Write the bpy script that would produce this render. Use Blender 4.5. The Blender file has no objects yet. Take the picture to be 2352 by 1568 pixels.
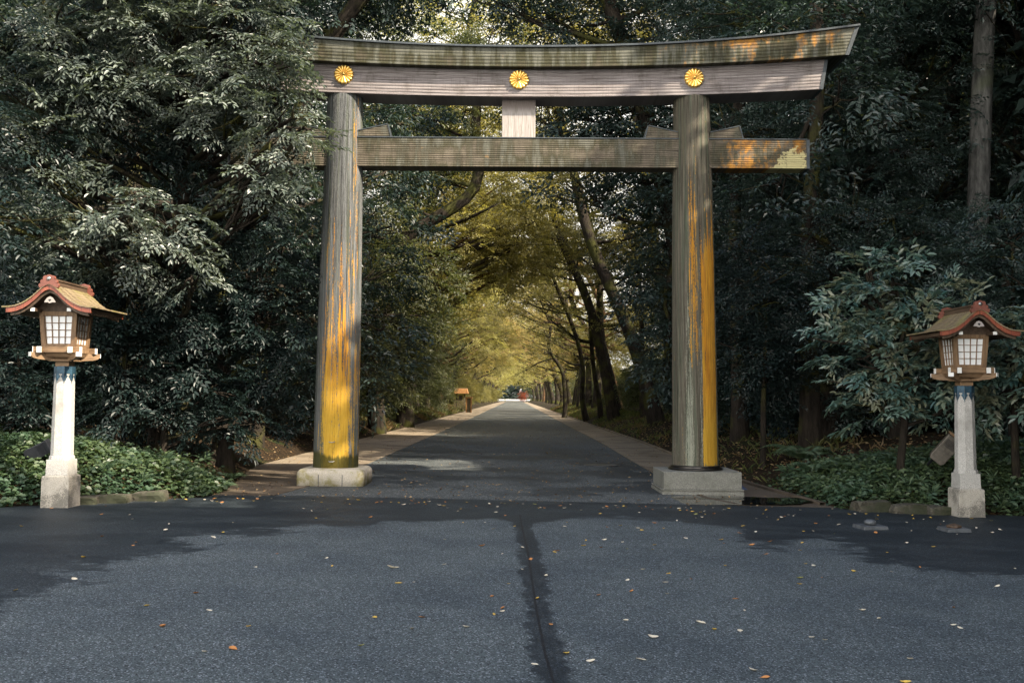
import bpy, bmesh, math, random
import numpy as np
from mathutils import Matrix, Vector

R_ = math.radians
scene = bpy.context.scene
COL = scene.collection

# ------------------------------------------------------------------ camera
W_, H_ = 2352.0, 1568.0                      # photo measured in these units
LENS = 35.0
FPX = LENS / 36.0 * W_
CAM = Vector((0, 0, 1.62))
RM = (Matrix.Rotation(R_(0.2), 3, 'Z') @ Matrix.Rotation(R_(90 + 3.33), 3, 'X')
      @ Matrix.Rotation(R_(0.4), 3, 'Z'))

def at(px, py, Y):
    """world point on the plane y = Y seen at a place in the photo"""
    d = RM @ Vector(((px - W_ / 2) / FPX, (H_ / 2 - py) / FPX, -1))
    return CAM + d * (Y / d.y)

def smooth(a, b, x):
    t = np.clip((np.asarray(x, float) - a) / (b - a), 0, 1)
    return t * t * (3 - 2 * t)

# ------------------------------------------------------------------ numpy noise
def vnoise(x, y, seed=0):
    x = np.asarray(x, float); y = np.asarray(y, float)
    xi = np.floor(x).astype(np.int64); yi = np.floor(y).astype(np.int64)
    xf = x - xi; yf = y - yi
    def h(a, b):
        n = (a * 374761393 + b * 668265263 + seed * 974634777) & 0xffffffff
        n = ((n ^ (n >> 13)) * 1274126177) & 0xffffffff
        return ((n ^ (n >> 16)) & 0xffff) / 65535.0
    u = xf * xf * (3 - 2 * xf); v = yf * yf * (3 - 2 * yf)
    return (h(xi, yi) * (1 - u) + h(xi + 1, yi) * u) * (1 - v) + (h(xi, yi + 1) * (1 - u) + h(xi + 1, yi + 1) * u) * v

def fbm(x, y, seed=0, o=4):
    s = 0; a = .5; t = 0
    for i in range(o):
        s = s + a * vnoise(np.asarray(x) * 2 ** i, np.asarray(y) * 2 ** i, seed + i * 17); t += a; a *= .5
    return s / t

# ------------------------------------------------------------------ object helpers
def tag(o, label=None, cat=None, group=None, kind=None):
    if label: o['label'] = label
    if cat: o['category'] = cat
    if group: o['group'] = group
    if kind: o['kind'] = kind
    return o

def empty(name, loc=(0, 0, 0), rotz=0.0):
    o = bpy.data.objects.new(name, None); COL.objects.link(o)
    o.location = loc; o.rotation_euler = (0, 0, rotz); o.empty_display_size = .2
    return o

def mesh_np(name, V, F, attrs=None, uv=None, smooth_=False, mat=None):
    V = np.asarray(V, np.float32); F = np.asarray(F, np.int32)
    me = bpy.data.meshes.new(name)
    k = F.shape[1]
    me.vertices.add(len(V)); me.vertices.foreach_set('co', V.ravel())
    me.loops.add(F.size); me.loops.foreach_set('vertex_index', F.ravel())
    me.polygons.add(len(F))
    me.polygons.foreach_set('loop_start', np.arange(0, F.size, k, dtype=np.int32))
    me.polygons.foreach_set('loop_total', np.full(len(F), k, np.int32))
    me.polygons.foreach_set('use_smooth', np.full(len(F), smooth_, bool))
    for a, d in (attrs or {}).items():
        at_ = me.attributes.new(a, 'FLOAT', 'POINT'); at_.data.foreach_set('value', np.asarray(d, np.float32).ravel())
    if uv is not None:
        l = me.uv_layers.new(name='UVMap')
        l.data.foreach_set('uv', np.asarray(uv, np.float32)[F.ravel()].ravel())
    me.update(calc_edges=True)
    if mat: me.materials.append(mat)
    return me

def link(name, me, parent=None):
    o = bpy.data.objects.new(name, me); COL.objects.link(o)
    if parent is not None: o.parent = parent
    return o

class MB:
    """collects simple shapes, then links them as ONE mesh object"""
    def __init__(s): s.v = []; s.f = []; s.sm = []
    def add(s, V, F, sm=False):
        n = len(s.v); s.v += [tuple(p) for p in V]
        for f in F: s.f.append([i + n for i in f]); s.sm.append(sm)
        return s
    def box(s, c, d, rot=None):
        x, y, z = d[0] / 2, d[1] / 2, d[2] / 2
        P = [Vector((a * x, b * y, e * z)) for a in (-1, 1) for b in (-1, 1) for e in (-1, 1)]
        if rot is not None: P = [rot @ p for p in P]
        P = [p + Vector(c) for p in P]
        return s.add(P, [(0, 1, 3, 2), (4, 6, 7, 5), (0, 4, 5, 1), (2, 3, 7, 6), (0, 2, 6, 4), (1, 5, 7, 3)])
    def frustum(s, z0, z1, w0, w1, c=(0, 0), cham=0.0):
        """square frustum, optional cut corners, widths across flats"""
        def ring(w, z):
            h = w / 2; k = cham * w
            if cham <= 0: return [(c[0] - h, c[1] - h, z), (c[0] + h, c[1] - h, z), (c[0] + h, c[1] + h, z), (c[0] - h, c[1] + h, z)]
            return [(c[0] + a, c[1] + b, z) for a, b in ((-h + k, -h), (h - k, -h), (h, -h + k), (h, h - k), (h - k, h), (-h + k, h), (-h, h - k), (-h, -h + k))]
        a = ring(w0, z0); b = ring(w1, z1); n = len(a)
        F = [(i, (i + 1) % n, n + (i + 1) % n, n + i) for i in range(n)] + [tuple(range(n))[::-1], tuple(range(n, 2 * n))]
        return s.add(a + b, F)
    def prism(s, poly, y0, y1, axis='y', sm=False):
        """outline (a,b) extruded along an axis"""
        n = len(poly)
        if axis == 'y': a = [(p[0], y0, p[1]) for p in poly]; b = [(p[0], y1, p[1]) for p in poly]
        elif axis == 'x': a = [(y0, p[0], p[1]) for p in poly]; b = [(y1, p[0], p[1]) for p in poly]
        else: a = [(p[0], p[1], y0) for p in poly]; b = [(p[0], p[1], y1) for p in poly]
        s.add(a + b, [tuple(range(n)), tuple(range(n, 2 * n))[::-1]] + [(i, n + i, n + (i + 1) % n, (i + 1) % n) for i in range(n)], sm)
        return s
    def tube(s, path, rad, n=8, sm=True, cap=True):
        V, F = tube_np(path, rad, n); k = len(path)
        F = [tuple(f) for f in F]
        if cap: F += [tuple(range(n))[::-1], tuple(range((k - 1) * n, k * n))]
        return s.add(V, F, sm)
    def lathe(s, prof, n=24, c=(0, 0), sm=True):
        V = [(c[0] + r * math.cos(2 * math.pi * j / n), c[1] + r * math.sin(2 * math.pi * j / n), z) for r, z in prof for j in range(n)]
        F = [(i * n + j, i * n + (j + 1) % n, (i + 1) * n + (j + 1) % n, (i + 1) * n + j) for i in range(len(prof) - 1) for j in range(n)]
        F += [tuple(range(n))[::-1], tuple(range((len(prof) - 1) * n, len(prof) * n))]
        return s.add(V, F, sm)
    def build(s, name, mat, parent=None, bevel=0.0):
        me = bpy.data.meshes.new(name)
        me.from_pydata(s.v, [], s.f)
        me.polygons.foreach_set('use_smooth', s.sm)
        bm = bmesh.new(); bm.from_mesh(me)
        bmesh.ops.recalc_face_normals(bm, faces=bm.faces)
        if bevel > 0:
            es = [e for e in bm.edges if len(e.link_faces) == 2 and e.calc_face_angle(0) > .5]
            bmesh.ops.bevel(bm, geom=es, offset=bevel, segments=2, affect='EDGES', profile=.5)
        bm.to_mesh(me); bm.free(); me.update()
        if mat: me.materials.append(mat)
        return link(name, me, parent)

def tube_np(path, rad, n=7):
    P = np.asarray([tuple(p) for p in path], float); k = len(P)
    rad = np.full(k, rad) if np.isscalar(rad) else np.asarray(rad, float)
    T = np.gradient(P, axis=0); T /= np.linalg.norm(T, axis=1)[:, None] + 1e-9
    ref = np.array([0, 0, 1.0]) if abs(T[0][2]) < .9 else np.array([0, 1.0, 0])
    V = np.zeros((k, n, 3)); a = np.linspace(0, 2 * np.pi, n, endpoint=False)
    u = np.cross(T[0], ref); u /= np.linalg.norm(u)
    for i in range(k):
        u = u - T[i] * (u @ T[i]); u /= np.linalg.norm(u) + 1e-9
        w = np.cross(T[i], u)
        V[i] = P[i] + rad[i] * (np.cos(a)[:, None] * u + np.sin(a)[:, None] * w)
    i = np.arange(k - 1)[:, None] * n; j = np.arange(n)[None, :]
    F = np.stack([i + j, i + (j + 1) % n, i + n + (j + 1) % n, i + n + j], -1).reshape(-1, 4)
    return V.reshape(-1, 3), F

# ------------------------------------------------------------------ material helpers
class NT:
    def __init__(s, name):
        s.m = bpy.data.materials.new(name); s.m.use_nodes = True
        s.t = s.m.node_tree; s.t.nodes.clear()
        s.out = s.t.nodes.new('ShaderNodeOutputMaterial')
    def n(s, typ, ins=None, **props):
        nd = s.t.nodes.new('ShaderNode' + typ)
        for k, v in props.items(): setattr(nd, k, v)
        for k, v in (ins or {}).items(): s.set(nd.inputs[k], v)
        return nd
    def set(s, sock, v):
        if isinstance(v, bpy.types.NodeSocket): s.t.links.new(v, sock)
        elif isinstance(v, bpy.types.Node): s.t.links.new(v.outputs[0], sock)
        else:
            if isinstance(v, tuple) and len(v) == 3 and sock.type == 'RGBA': v = (*v, 1)
            sock.default_value = v
    def math(s, op, a, b=0.0, clamp=False):
        nd = s.n('Math', {0: a, 1: b}, operation=op); nd.use_clamp = clamp; return nd.outputs[0]
    def mix(s, f, a, b, blend='MIX'):
        nd = s.n('Mix', data_type='RGBA', blend_type=blend)
        s.set(nd.inputs[0], f); s.set(nd.inputs[6], a); s.set(nd.inputs[7], b); return nd.outputs[2]
    def ramp(s, f, stops, interp='LINEAR'):
        nd = s.n('ValToRGB', {0: f}); cr = nd.color_ramp; cr.interpolation = interp
        while len(cr.elements) < len(stops): cr.elements.new(.5)
        for e, (p, c) in zip(cr.elements, stops):
            e.position = p; e.color = (*c, 1) if isinstance(c, tuple) else (c, c, c, 1)
        return nd.outputs[0]
    def step(s, f, a, b):
        nd = s.n('MapRange', {0: f, 1: a, 2: b, 3: 0.0, 4: 1.0}, interpolation_type='SMOOTHSTEP'); return nd.outputs[0]
    def noise(s, scale, detail=4, vec=None, rough=.55, dist=0.0):
        nd = s.n('TexNoise', {'Scale': scale, 'Detail': detail, 'Roughness': rough, 'Distortion': dist})
        s.set(nd.inputs['Vector'], vec if vec is not None else s.obj()); return nd.outputs[0]
    def obj(s):
        if not hasattr(s, '_c'): s._c = s.n('TexCoord')
        return s._c.outputs['Object']
    def uv(s):
        s.obj(); return s._c.outputs['UV']
    def scale(s, vec, sc):
        return s.n('Mapping', {'Vector': vec, 'Scale': sc}).outputs[0]
    def attr(s, name):
        return s.n('Attribute', attribute_name=name).outputs['Fac']
    def bump(s, h, strength=.3, dist=.01):
        return s.n('Bump', {'Height': h, 'Strength': strength, 'Distance': dist}).outputs[0]
    def finish(s, color, rough=.6, normal=None, metal=0.0, spec=.5, **kw):
        p = s.n('BsdfPrincipled', {'Base Color': color, 'Roughness': rough, 'Metallic': metal, 'Specular IOR Level': spec})
        for k, v in kw.items(): s.set(p.inputs[k], v)
        if normal is not None: s.set(p.inputs['Normal'], normal)
        s.t.links.new(p.outputs[0], s.out.inputs[0]); return s.m

def mat_leaf(name, c0, c1, c2=None, rough=.38, trans=.3, tcol=None, spec=.5, nscale=.6):
    n = NT(name)
    t = n.attr('tint')
    col = n.mix(t, c0, c1)
    if c2 is not None:
        col = n.mix(n.step(n.noise(nscale, 2), .48, .62), col, c2)
    p = n.n('BsdfPrincipled', {'Base Color': col, 'Roughness': rough, 'Specular IOR Level': spec})
    if trans > 0:
        tr = n.n('BsdfTranslucent', {'Color': n.mix(1.0, col, tcol or (1.6, 1.7, .7), 'MULTIPLY')})
        mx = n.n('MixShader', {0: trans, 1: p.outputs[0], 2: tr.outputs[0]})
        n.t.links.new(mx.outputs[0], n.out.inputs[0])
    else:
        n.t.links.new(p.outputs[0], n.out.inputs[0])
    return n.m

M = {}
def materials():
    # asphalt -----------------------------------------------------------
    n = NT('asphalt'); o = n.obj()
    vo = n.n('TexVoronoi', {'Scale': 105.0, 'Vector': o}, feature='F1')
    sep = n.n('SeparateColor', {0: vo.outputs['Color']})
    grain = n.noise(190, 3, o)
    big = n.noise(.8, 6, o, .65)
    base = n.mix(n.step(grain, .3, .75), (.060, .076, .078), (.130, .160, .163))
    base = n.mix(n.step(sep.outputs[0], .80, .99), base, (.36, .39, .41))
    base = n.mix(n.step(sep.outputs[1], .62, .85), base, (.026, .030, .032))
    base = n.mix(n.step(big, .35, .7), base, n.mix(1.0, base, (.66, .69, .74), 'MULTIPLY'))
    w1 = n.noise(1.6, 6, n.scale(o, (1, .9, 1)), .62)
    w2 = n.noise(6, 5, n.scale(o, (.55, 1.5, 1)), .65)
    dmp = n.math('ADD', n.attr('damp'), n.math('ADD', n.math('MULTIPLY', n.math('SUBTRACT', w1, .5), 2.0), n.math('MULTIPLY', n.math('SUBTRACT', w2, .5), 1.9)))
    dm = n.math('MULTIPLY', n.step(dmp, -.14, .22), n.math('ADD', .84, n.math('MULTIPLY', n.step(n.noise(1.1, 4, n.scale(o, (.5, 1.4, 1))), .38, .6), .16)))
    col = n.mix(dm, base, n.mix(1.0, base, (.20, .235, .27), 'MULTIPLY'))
    crk = n.step(n.attr('crack'), .35, .75)
    col = n.mix(crk, col, (.006, .006, .007))
    rough = n.math('SUBTRACT', .82, n.math('MULTIPLY', dm, .22))
    M['asphalt'] = n.finish(col, rough, n.bump(n.math('ADD', n.math('MULTIPLY', vo.outputs[0], .5), grain), .55, .006), spec=.4)
    # avenue paving (older, browner, leaf dust)
    n = NT('avenue_paving'); o = n.obj()
    vo = n.n('TexVoronoi', {'Scale': 60.0, 'Vector': o}, feature='F1'); sep = n.n('SeparateColor', {0: vo.outputs['Color']})
    grain = n.noise(120, 3, o)
    big = n.noise(.55, 6, n.scale(o, (.8, .8, 1)), .65); b2 = n.noise(.22, 3, n.scale(o, (.45, 1.5, 1)))
    base = n.mix(n.step(grain, .3, .75), (.048, .058, .060), (.118, .132, .130))
    base = n.mix(n.step(sep.outputs[0], .82, .99), base, (.30, .31, .30))
    base = n.mix(n.step(sep.outputs[1], .68, .88), base, (.026, .028, .030))
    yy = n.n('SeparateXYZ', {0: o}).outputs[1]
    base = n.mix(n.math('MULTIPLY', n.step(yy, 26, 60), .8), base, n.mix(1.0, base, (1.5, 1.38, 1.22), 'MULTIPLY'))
    wet = n.step(n.math('ADD', big, n.math('MULTIPLY', n.math('SUBTRACT', b2, .5), .7)), .44, .60)
    base = n.mix(wet, base, n.mix(1.0, base, (.36, .39, .43), 'MULTIPLY'))
    M['avenue'] = n.finish(base, n.math('SUBTRACT', .85, n.math('MULTIPLY', wet, .25)), n.bump(n.math('ADD', grain, vo.outputs[0]), .45, .006), spec=.4)
    # side strips of packed brown gravel
    n = NT('brown_gravel'); o = n.obj()
    g = n.noise(90, 4, o, .7); b = n.noise(.8, 4, o)
    c = n.mix(n.step(g, .3, .7), (.19, .152, .108), (.36, .295, .215))
    c = n.mix(n.step(b, .42, .7), c, n.mix(1.0, c, (.62, .60, .58), 'MULTIPLY'))
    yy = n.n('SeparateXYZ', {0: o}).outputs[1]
    c = n.mix(n.math('MULTIPLY', n.step(n.math('ADD', yy, n.math('MULTIPLY', n.noise(.7, 4, o), 9.0)), 31, 25), .9), c, n.mix(1.0, c, (.36, .35, .36), 'MULTIPLY'))  # darker near the gate: damp, with the shade there put into the colour
    M['gravel'] = n.finish(c, .9, n.bump(g, .5, .008), spec=.25)
    # soil ----------------------------------------------------------------
    n = NT('forest_soil'); o = n.obj()
    a = n.noise(14, 6, o, .7); b = n.noise(.9, 3, o); v = n.n('TexVoronoi', {'Scale': 22.0, 'Vector': o})
    c = n.mix(n.step(a, .3, .7), (.010, .008, .005), (.036, .024, .014))
    c = n.mix(n.step(n.n('SeparateColor', {0: v.outputs['Color']}).outputs[0], .76, .92), c, (.075, .045, .022))
    c = n.mix(n.step(b, .5, .66), c, (.028, .036, .012))
    M['soil'] = n.finish(c, .95, n.bump(a, .9, .05), spec=.15)
    # pale far clearing
    n = NT('pale_gravel'); M['pale'] = n.finish(n.mix(n.noise(3, 4), (.40, .39, .37), (.52, .51, .49)), .9, spec=.2)
    # bark ----------------------------------------------------------------
    def bark(name, c0, c1, moss, msc=1.3, mlo=.47):
        n = NT(name); o = n.obj(); s = n.scale(o, (1, 1, .22))
        a = n.noise(9, 6, s, .7); b = n.noise(34, 4, s, .6); m = n.noise(msc, 4, o)
        c = n.mix(n.step(a, .3, .72), c0, c1)
        c = n.mix(n.math('MULTIPLY', n.step(m, mlo, mlo + .18), .75), c, moss)
        return n.finish(c, .92, n.bump(n.math('ADD', a, n.math('MULTIPLY', b, .4)), 1.0, .05), spec=.2)
    M['bark'] = bark('bark_mossy', (.012, .010, .008), (.048, .038, .029), (.075, .078, .018))
    M['bark_grey'] = bark('bark_grey', (.06, .059, .055), (.19, .185, .17), (.09, .10, .06), .9, .56)
    M['bark_warm'] = bark('bark_warm', (.05, .028, .016), (.20, .115, .06), (.09, .085, .025), 1.0, .55)
    # leaves --------------------------------------------------------------
    M['leaf_oak'] = mat_leaf('leaf_oak', (.042, .060, .052), (.175, .205, .172), rough=.38, trans=.18, spec=.7)
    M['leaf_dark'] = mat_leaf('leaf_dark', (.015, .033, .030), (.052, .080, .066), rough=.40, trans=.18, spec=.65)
    M['leaf_shaded'] = mat_leaf('leaf_shaded', (.006, .015, .015), (.020, .036, .033), rough=.42, trans=.12, spec=.42)  # darker leaf copy: shade of the low wood put into its colour
    M['leaf_broad'] = mat_leaf('leaf_broad', (.034, .084, .078), (.13, .195, .155), (.19, .20, .13), rough=.33, trans=.14, spec=.7, nscale=2.5)
    M['leaf_mid'] = mat_leaf('leaf_mid', (.050, .062, .032), (.145, .155, .078), rough=.42, trans=.36, spec=.5)
    M['leaf_olive'] = mat_leaf('leaf_olive', (.12, .122, .046), (.28, .26, .115), rough=.48, trans=.5, tcol=(1.6, 1.45, .6))
    M['leaf_gold'] = mat_leaf('leaf_gold', (.27, .24, .10), (.50, .43, .21), (.38, .28, .15), rough=.5, trans=.5, tcol=(1.5, 1.35, .6), nscale=.25)
    M['leaf_sun'] = mat_leaf('leaf_sun', (.25, .235, .10), (.50, .455, .23), rough=.48, trans=.55, tcol=(1.5, 1.5, .6))  # paler leaf copy: sunlit glow of the canopy put into its colour
    M['leaf_red'] = mat_leaf('leaf_red', (.26, .05, .025), (.42, .12, .06), rough=.6, trans=.3, tcol=(1.2, 1, .8))
    M['leaf_ivy'] = mat_leaf('leaf_ivy', (.028, .054, .030), (.095, .135, .058), (.055, .098, .056), rough=.42, trans=.2, spec=.45, nscale=1.1)
    M['leaf_fern'] = mat_leaf('leaf_fern', (.055, .105, .062), (.135, .19, .11), rough=.5, trans=.3)
    M['leaf_grass'] = mat_leaf('leaf_grass', (.055, .075, .022), (.15, .16, .05), (.17, .11, .05), rough=.6, trans=.3, nscale=.35)
    M['litter'] = mat_leaf('dry_leaf', (.12, .06, .026), (.42, .30, .15), rough=.7, trans=.15, tcol=(1.2, 1.1, .8))
    for k, a, b in (('pale', (.62, .52, .36), (.80, .74, .60)), ('yellow', (.60, .38, .06), (.74, .52, .12)), ('rust', (.38, .15, .05), (.56, .27, .09)), ('olive', (.22, .24, .07), (.40, .38, .13))):
        n = NT('fallen_leaf_' + k)
        M['fall_' + k] = n.finish(n.mix(n.noise(40, 3), a, b), .6, spec=.3)
    # granite -------------------------------------------------------------
    def granite(name, a, b, stain, sc=60, lo=.5, hi=.62, ssc=1.6, samt=.8, spk=.35):
        n = NT(name); o = n.obj()
        g = n.noise(sc, 4, o, .7); s = n.noise(ssc, 5, o, .65); f = n.noise(150, 2, o)
        c = n.mix(n.step(g, .35, .65), a, b)
        c = n.mix(n.math('MULTIPLY', n.step(n.math('ADD', s, n.math('MULTIPLY', n.math('SUBTRACT', g, .5), spk)), lo, hi), samt), c, stain)
        return n.finish(c, .85, n.bump(n.math('ADD', g, f), .35, .006), spec=.25)
    M['granite'] = granite('granite_post', (.30, .285, .26), (.62, .60, .56), (.26, .245, .22), 95, .50, .66, 1.6, .7)
    M['granite_block'] = granite('granite_block', (.34, .31, .26), (.58, .54, .47), (.11, .105, .09), 55, .47, .56, 2.2, .8, .9)
    M['granite_moss'] = granite('mossy_plinth_stone', (.42, .37, .30), (.60, .55, .46), (.24, .21, .045), 45, .47, .66, 3.4, .75, .6)
    M['granite_grey'] = granite('grey_plinth_stone', (.16, .158, .138), (.28, .275, .24), (.10, .105, .075), 50, .5, .7, 2.5, .6)
    M['rock'] = granite('edge_rock', (.05, .047, .037), (.12, .108, .082), (.035, .042, .022), 18, .45, .6)
    # torii wood ------------------------------------------------------------
    for key, upper, dark, green in (('pillar_l', (.235, .245, .25), (.026, .027, .025), (.105, .125, .075)),
                                    ('pillar_r', (.215, .19, .145), (.032, .029, .020), (.088, .125, .082))):
        n = NT('weathered_pillar_' + key[-1]); uv = n.uv()
        st = n.noise(1, 7, n.scale(uv, (15, .38, 1)), .68, .5)
        st2 = n.noise(1, 5, n.scale(uv, (55, 1.2, 1)), .7)
        st3 = n.noise(1, 5, n.scale(uv, (11, .35, 1)), .6, .4)
        pit = n.noise(70, 3, n.scale(n.obj(), (1, 1, .35)), .7)
        c = n.mix(n.step(n.math('ADD', n.math('MULTIPLY', st, .6), n.math('MULTIPLY', st2, .4)), .36, .64), dark, upper)
        c = n.mix(n.math('MULTIPLY', n.step(st3, .48, .66), .6), c, green)
        c = n.mix(n.math('MULTIPLY', n.step(st2, .50, .68), .6), c, n.mix(1.0, c, (.40, .36, .32), 'MULTIPLY'))
        pale = n.step(n.math('ADD', n.math('MULTIPLY', n.attr('pale'), .72), n.math('ADD', n.math('MULTIPLY', n.math('SUBTRACT', st2, .5), 2.2), n.math('MULTIPLY', n.math('SUBTRACT', pit, .5), .8))), .32, .62)
        c = n.mix(n.math('MULTIPLY', pale, .7), c, (.42, .43, .34))
        fib = n.noise(1, 4, n.scale(uv, (120, 2.2, 1)), .7)
        c = n.mix(n.math('MULTIPLY', n.step(fib, .56, .70), .75), c, n.mix(1.0, c, (.22, .20, .18), 'MULTIPLY'))
        c = n.mix(n.math('MULTIPLY', n.step(fib, .40, .28), .40), c, (.36, .36, .34))
        sl = n.noise(1, 8, n.scale(uv, (19, .8, 1)), .68, .35)
        lm = n.math('ADD', n.math('MULTIPLY', n.attr('lichen'), .90), n.math('ADD', n.math('MULTIPLY', n.math('SUBTRACT', sl, .5), 2.6), n.math('ADD', n.math('MULTIPLY', n.math('SUBTRACT', pit, .5), 1.0), n.math('MULTIPLY', n.math('SUBTRACT', st2, .5), .9))))
        lich = n.mix(n.step(st2, .3, .7), n.mix(n.step(fib, .35, .6), (.60, .235, .016), (.24, .10, .02)), n.mix(n.step(st3, .4, .6), (.72, .33, .018), (.74, .42, .04)))
        lich = n.mix(n.attr('yellow'), lich, n.mix(n.step(st2, .3, .7), (.58, .31, .015), (.72, .46, .06)))
        c = n.mix(n.math('MULTIPLY', n.step(lm, .38, .66), .93), c, lich)
        c = n.mix(n.math('MULTIPLY', n.step(fib, .58, .74), .55), c, n.mix(1.0, c, (.25, .22, .18), 'MULTIPLY'))
        c = n.mix(n.math('MULTIPLY', n.step(n.math('ADD', n.attr('moss'), n.math('MULTIPLY', n.math('SUBTRACT', st, .5), 1.0)), .35, .65), .9), c, n.mix(pit, (.018, .020, .006), (.10, .095, .018)))
        M[key] = n.finish(c, .72, n.bump(n.math('ADD', st2, n.math('ADD', fib, n.math('MULTIPLY', pit, .5))), .8, .03), spec=.2)
    def beam(name, a, b, mossc, groove=11.0):
        n = NT(name); uv = n.uv()
        sx = n.n('SeparateXYZ', {0: uv})
        wob = n.noise(1, 3, n.scale(uv, (.35, 2.5, 1)))
        gv = n.math('ADD', n.math('MULTIPLY', sx.outputs[1], groove), n.math('MULTIPLY', wob, .55))
        saw = n.math('FRACT', gv)
        gro = n.math('SUBTRACT', 1.0, n.step(n.math('ABSOLUTE', n.math('SUBTRACT', saw, .5)), .12, .46))
        gr = n.noise(1, 5, n.scale(uv, (1.1, 45, 1)), .65)
        drip = n.noise(1, 5, n.scale(uv, (4.2, .5, 1)), .65)
        spot = n.noise(1, 4, n.scale(uv, (9, 9, 1)), .65)
        c = n.mix(n.step(gr, .3, .7), a, b)
        c = n.mix(n.math('MULTIPLY', n.step(n.math('ADD', n.attr('moss'), n.math('MULTIPLY', n.math('SUBTRACT', drip, .5), 1.6)), .3, .62), .85), c, n.mix(spot, n.mix(1.0, mossc, (.45, .45, .4), 'MULTIPLY'), mossc))
        c = n.mix(n.math('MULTIPLY', n.step(n.math('ADD', n.math('MULTIPLY', n.attr('moss'), .35), drip), .66, .82), .38), c, (.24, .24, .21))
        fib = n.noise(1, 4, n.scale(uv, (120, 2.2, 1)), .7)
        c = n.mix(n.math('MULTIPLY', n.step(fib, .56, .70), .75), c, n.mix(1.0, c, (.22, .20, .18), 'MULTIPLY'))
        c = n.mix(n.math('MULTIPLY', n.step(fib, .40, .28), .40), c, (.36, .36, .34))
        blot = n.noise(1, 6, n.scale(uv, (2.2, 1.6, 1)), .7)
        c = n.mix(n.math('MULTIPLY', n.step(blot, .50, .68), .6), c, n.mix(1.0, c, (.42, .40, .34), 'MULTIPLY'))
        lm = n.math('ADD', n.attr('lichen'), n.math('ADD', n.math('MULTIPLY', n.math('SUBTRACT', drip, .5), 2.2), n.math('MULTIPLY', n.math('SUBTRACT', spot, .5), 1.1)))
        c = n.mix(n.math('MULTIPLY', n.step(lm, .40, .92), .80), c, n.mix(n.step(spot, .35, .65), (.24, .095, .016), (.50, .22, .022)))
        c = n.mix(n.step(n.math('ADD', n.attr('pale'), n.math('MULTIPLY', n.math('SUBTRACT', spot, .5), 1.6)), .45, .6), c, (.50, .44, .22))
        c = n.mix(n.math('MULTIPLY', gro, .0), c, (.02, .018, .014))
        c = n.mix(n.math('MULTIPLY', n.step(n.math('ABSOLUTE', n.math('SUBTRACT', saw, .5)), .30, .5), n.math('MULTIPLY', n.step(n.noise(1, 3, n.scale(uv, (1.3, 5, 1))), .35, .7), .62)), c, (.022, .019, .015))
        return n.finish(c, .75, n.bump(n.math('ADD', n.math('MULTIPLY', gro, .6), n.math('MULTIPLY', gr, .5)), .6, .02), spec=.3)
    M['kasagi'] = beam('mossy_top_beam', (.036, .030, .020), (.105, .088, .054), (.038, .039, .010), 16.0)
    M['shimaki'] = beam('grey_violet_beam', (.13, .105, .10), (.34, .305, .295), (.11, .10, .065), 17.0)
    M['nuki'] = beam('weathered_tie_beam', (.068, .054, .039), (.17, .145, .105), (.048, .046, .017), 24.0)
    n = NT('pale_strut_wood'); uv = n.uv(); g = n.noise(1, 5, n.scale(uv, (60, 1.5, 1)), .65); z = n.n('SeparateXYZ', {0: uv}).outputs[1]
    b = n.noise(1, 4, n.scale(uv, (14, 3, 1)))
    c = n.mix(n.step(g, .3, .7), (.24, .205, .185), (.50, .46, .43)); c = n.mix(n.math('MULTIPLY', n.step(b, .52, .68), .55), c, (.20, .19, .15))
    c = n.mix(n.math('MULTIPLY', n.step(n.math('ADD', z, n.math('MULTIPLY', n.math('SUBTRACT', g, .5), .5)), .50, .66), .75), c, (.10, .072, .062))
    M['strut'] = n.finish(c, .75, n.bump(g, .5, .01), spec=.3)
    def plain(name, col, rough, metal=0.0, var=.25, sc=14, spec=.5, bump=.1):
        n = NT(name); a = n.noise(sc, 5)
        c = n.mix(n.step(a, .3, .7), tuple(x * (1 - var) for x in col), tuple(x * (1 + var) for x in col))
        return n.finish(c, rough, n.bump(a, bump, .01), metal, spec)
    M['cap'] = plain('dark_patina_edging', (.045, .055, .062), .5, .2)
    M['gold'] = plain('gold_leaf', (.93, .64, .20), .3, .9, .08, 30)
    M['metal_ring'] = plain('dark_bronze', (.05, .045, .04), .3, .8)
    M['iron'] = plain('dull_steel', (.42, .42, .40), .4, .9)
    def grainwood(name, a, b, axis):
        n = NT(name); sc = [26, 26, 26]; sc[axis] = 2.2
        g = n.noise(1, 5, n.scale(n.obj(), tuple(sc)), .65); s = n.noise(3, 3)
        c = n.mix(n.step(g, .3, .72), a, b); c = n.mix(n.math('MULTIPLY', n.step(s, .5, .7), .4), c, n.mix(1.0, c, (.5, .5, .5), 'MULTIPLY'))
        return n.finish(c, .6, n.bump(g, .25, .004), spec=.35)
    M['wood_v'] = grainwood('lantern_wood', (.13, .078, .042), (.28, .175, .095), 2)
    M['wood_h'] = grainwood('lantern_beam_wood', (.14, .086, .047), (.30, .19, .105), 0)
    M['wood_dark'] = grainwood('lantern_dark_wood', (.055, .035, .022), (.12, .08, .052), 1)
    M['white'] = plain('white_painted_end', (.80, .79, .75), .6, 0, .04)
    n = NT('window_paper'); M['paper'] = n.finish(n.mix(n.noise(6, 3), (.86, .87, .88), (.92, .93, .93)), .35, spec=.6)
    n = NT('copper_fascia'); g = n.noise(8, 5); sx = n.n('SeparateXYZ', {0: n.obj()}).outputs[0]
    sm = n.math('FRACT', n.math('MULTIPLY', n.math('ABSOLUTE', sx), 8.5))
    c = n.mix(n.step(g, .3, .7), (.17, .040, .024), (.29, .080, .040)); c = n.mix(n.math('MULTIPLY', n.math('LESS_THAN', sm, .05), .8), c, (.05, .02, .015))
    M['fascia'] = n.finish(c, .45, spec=.5)
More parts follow.
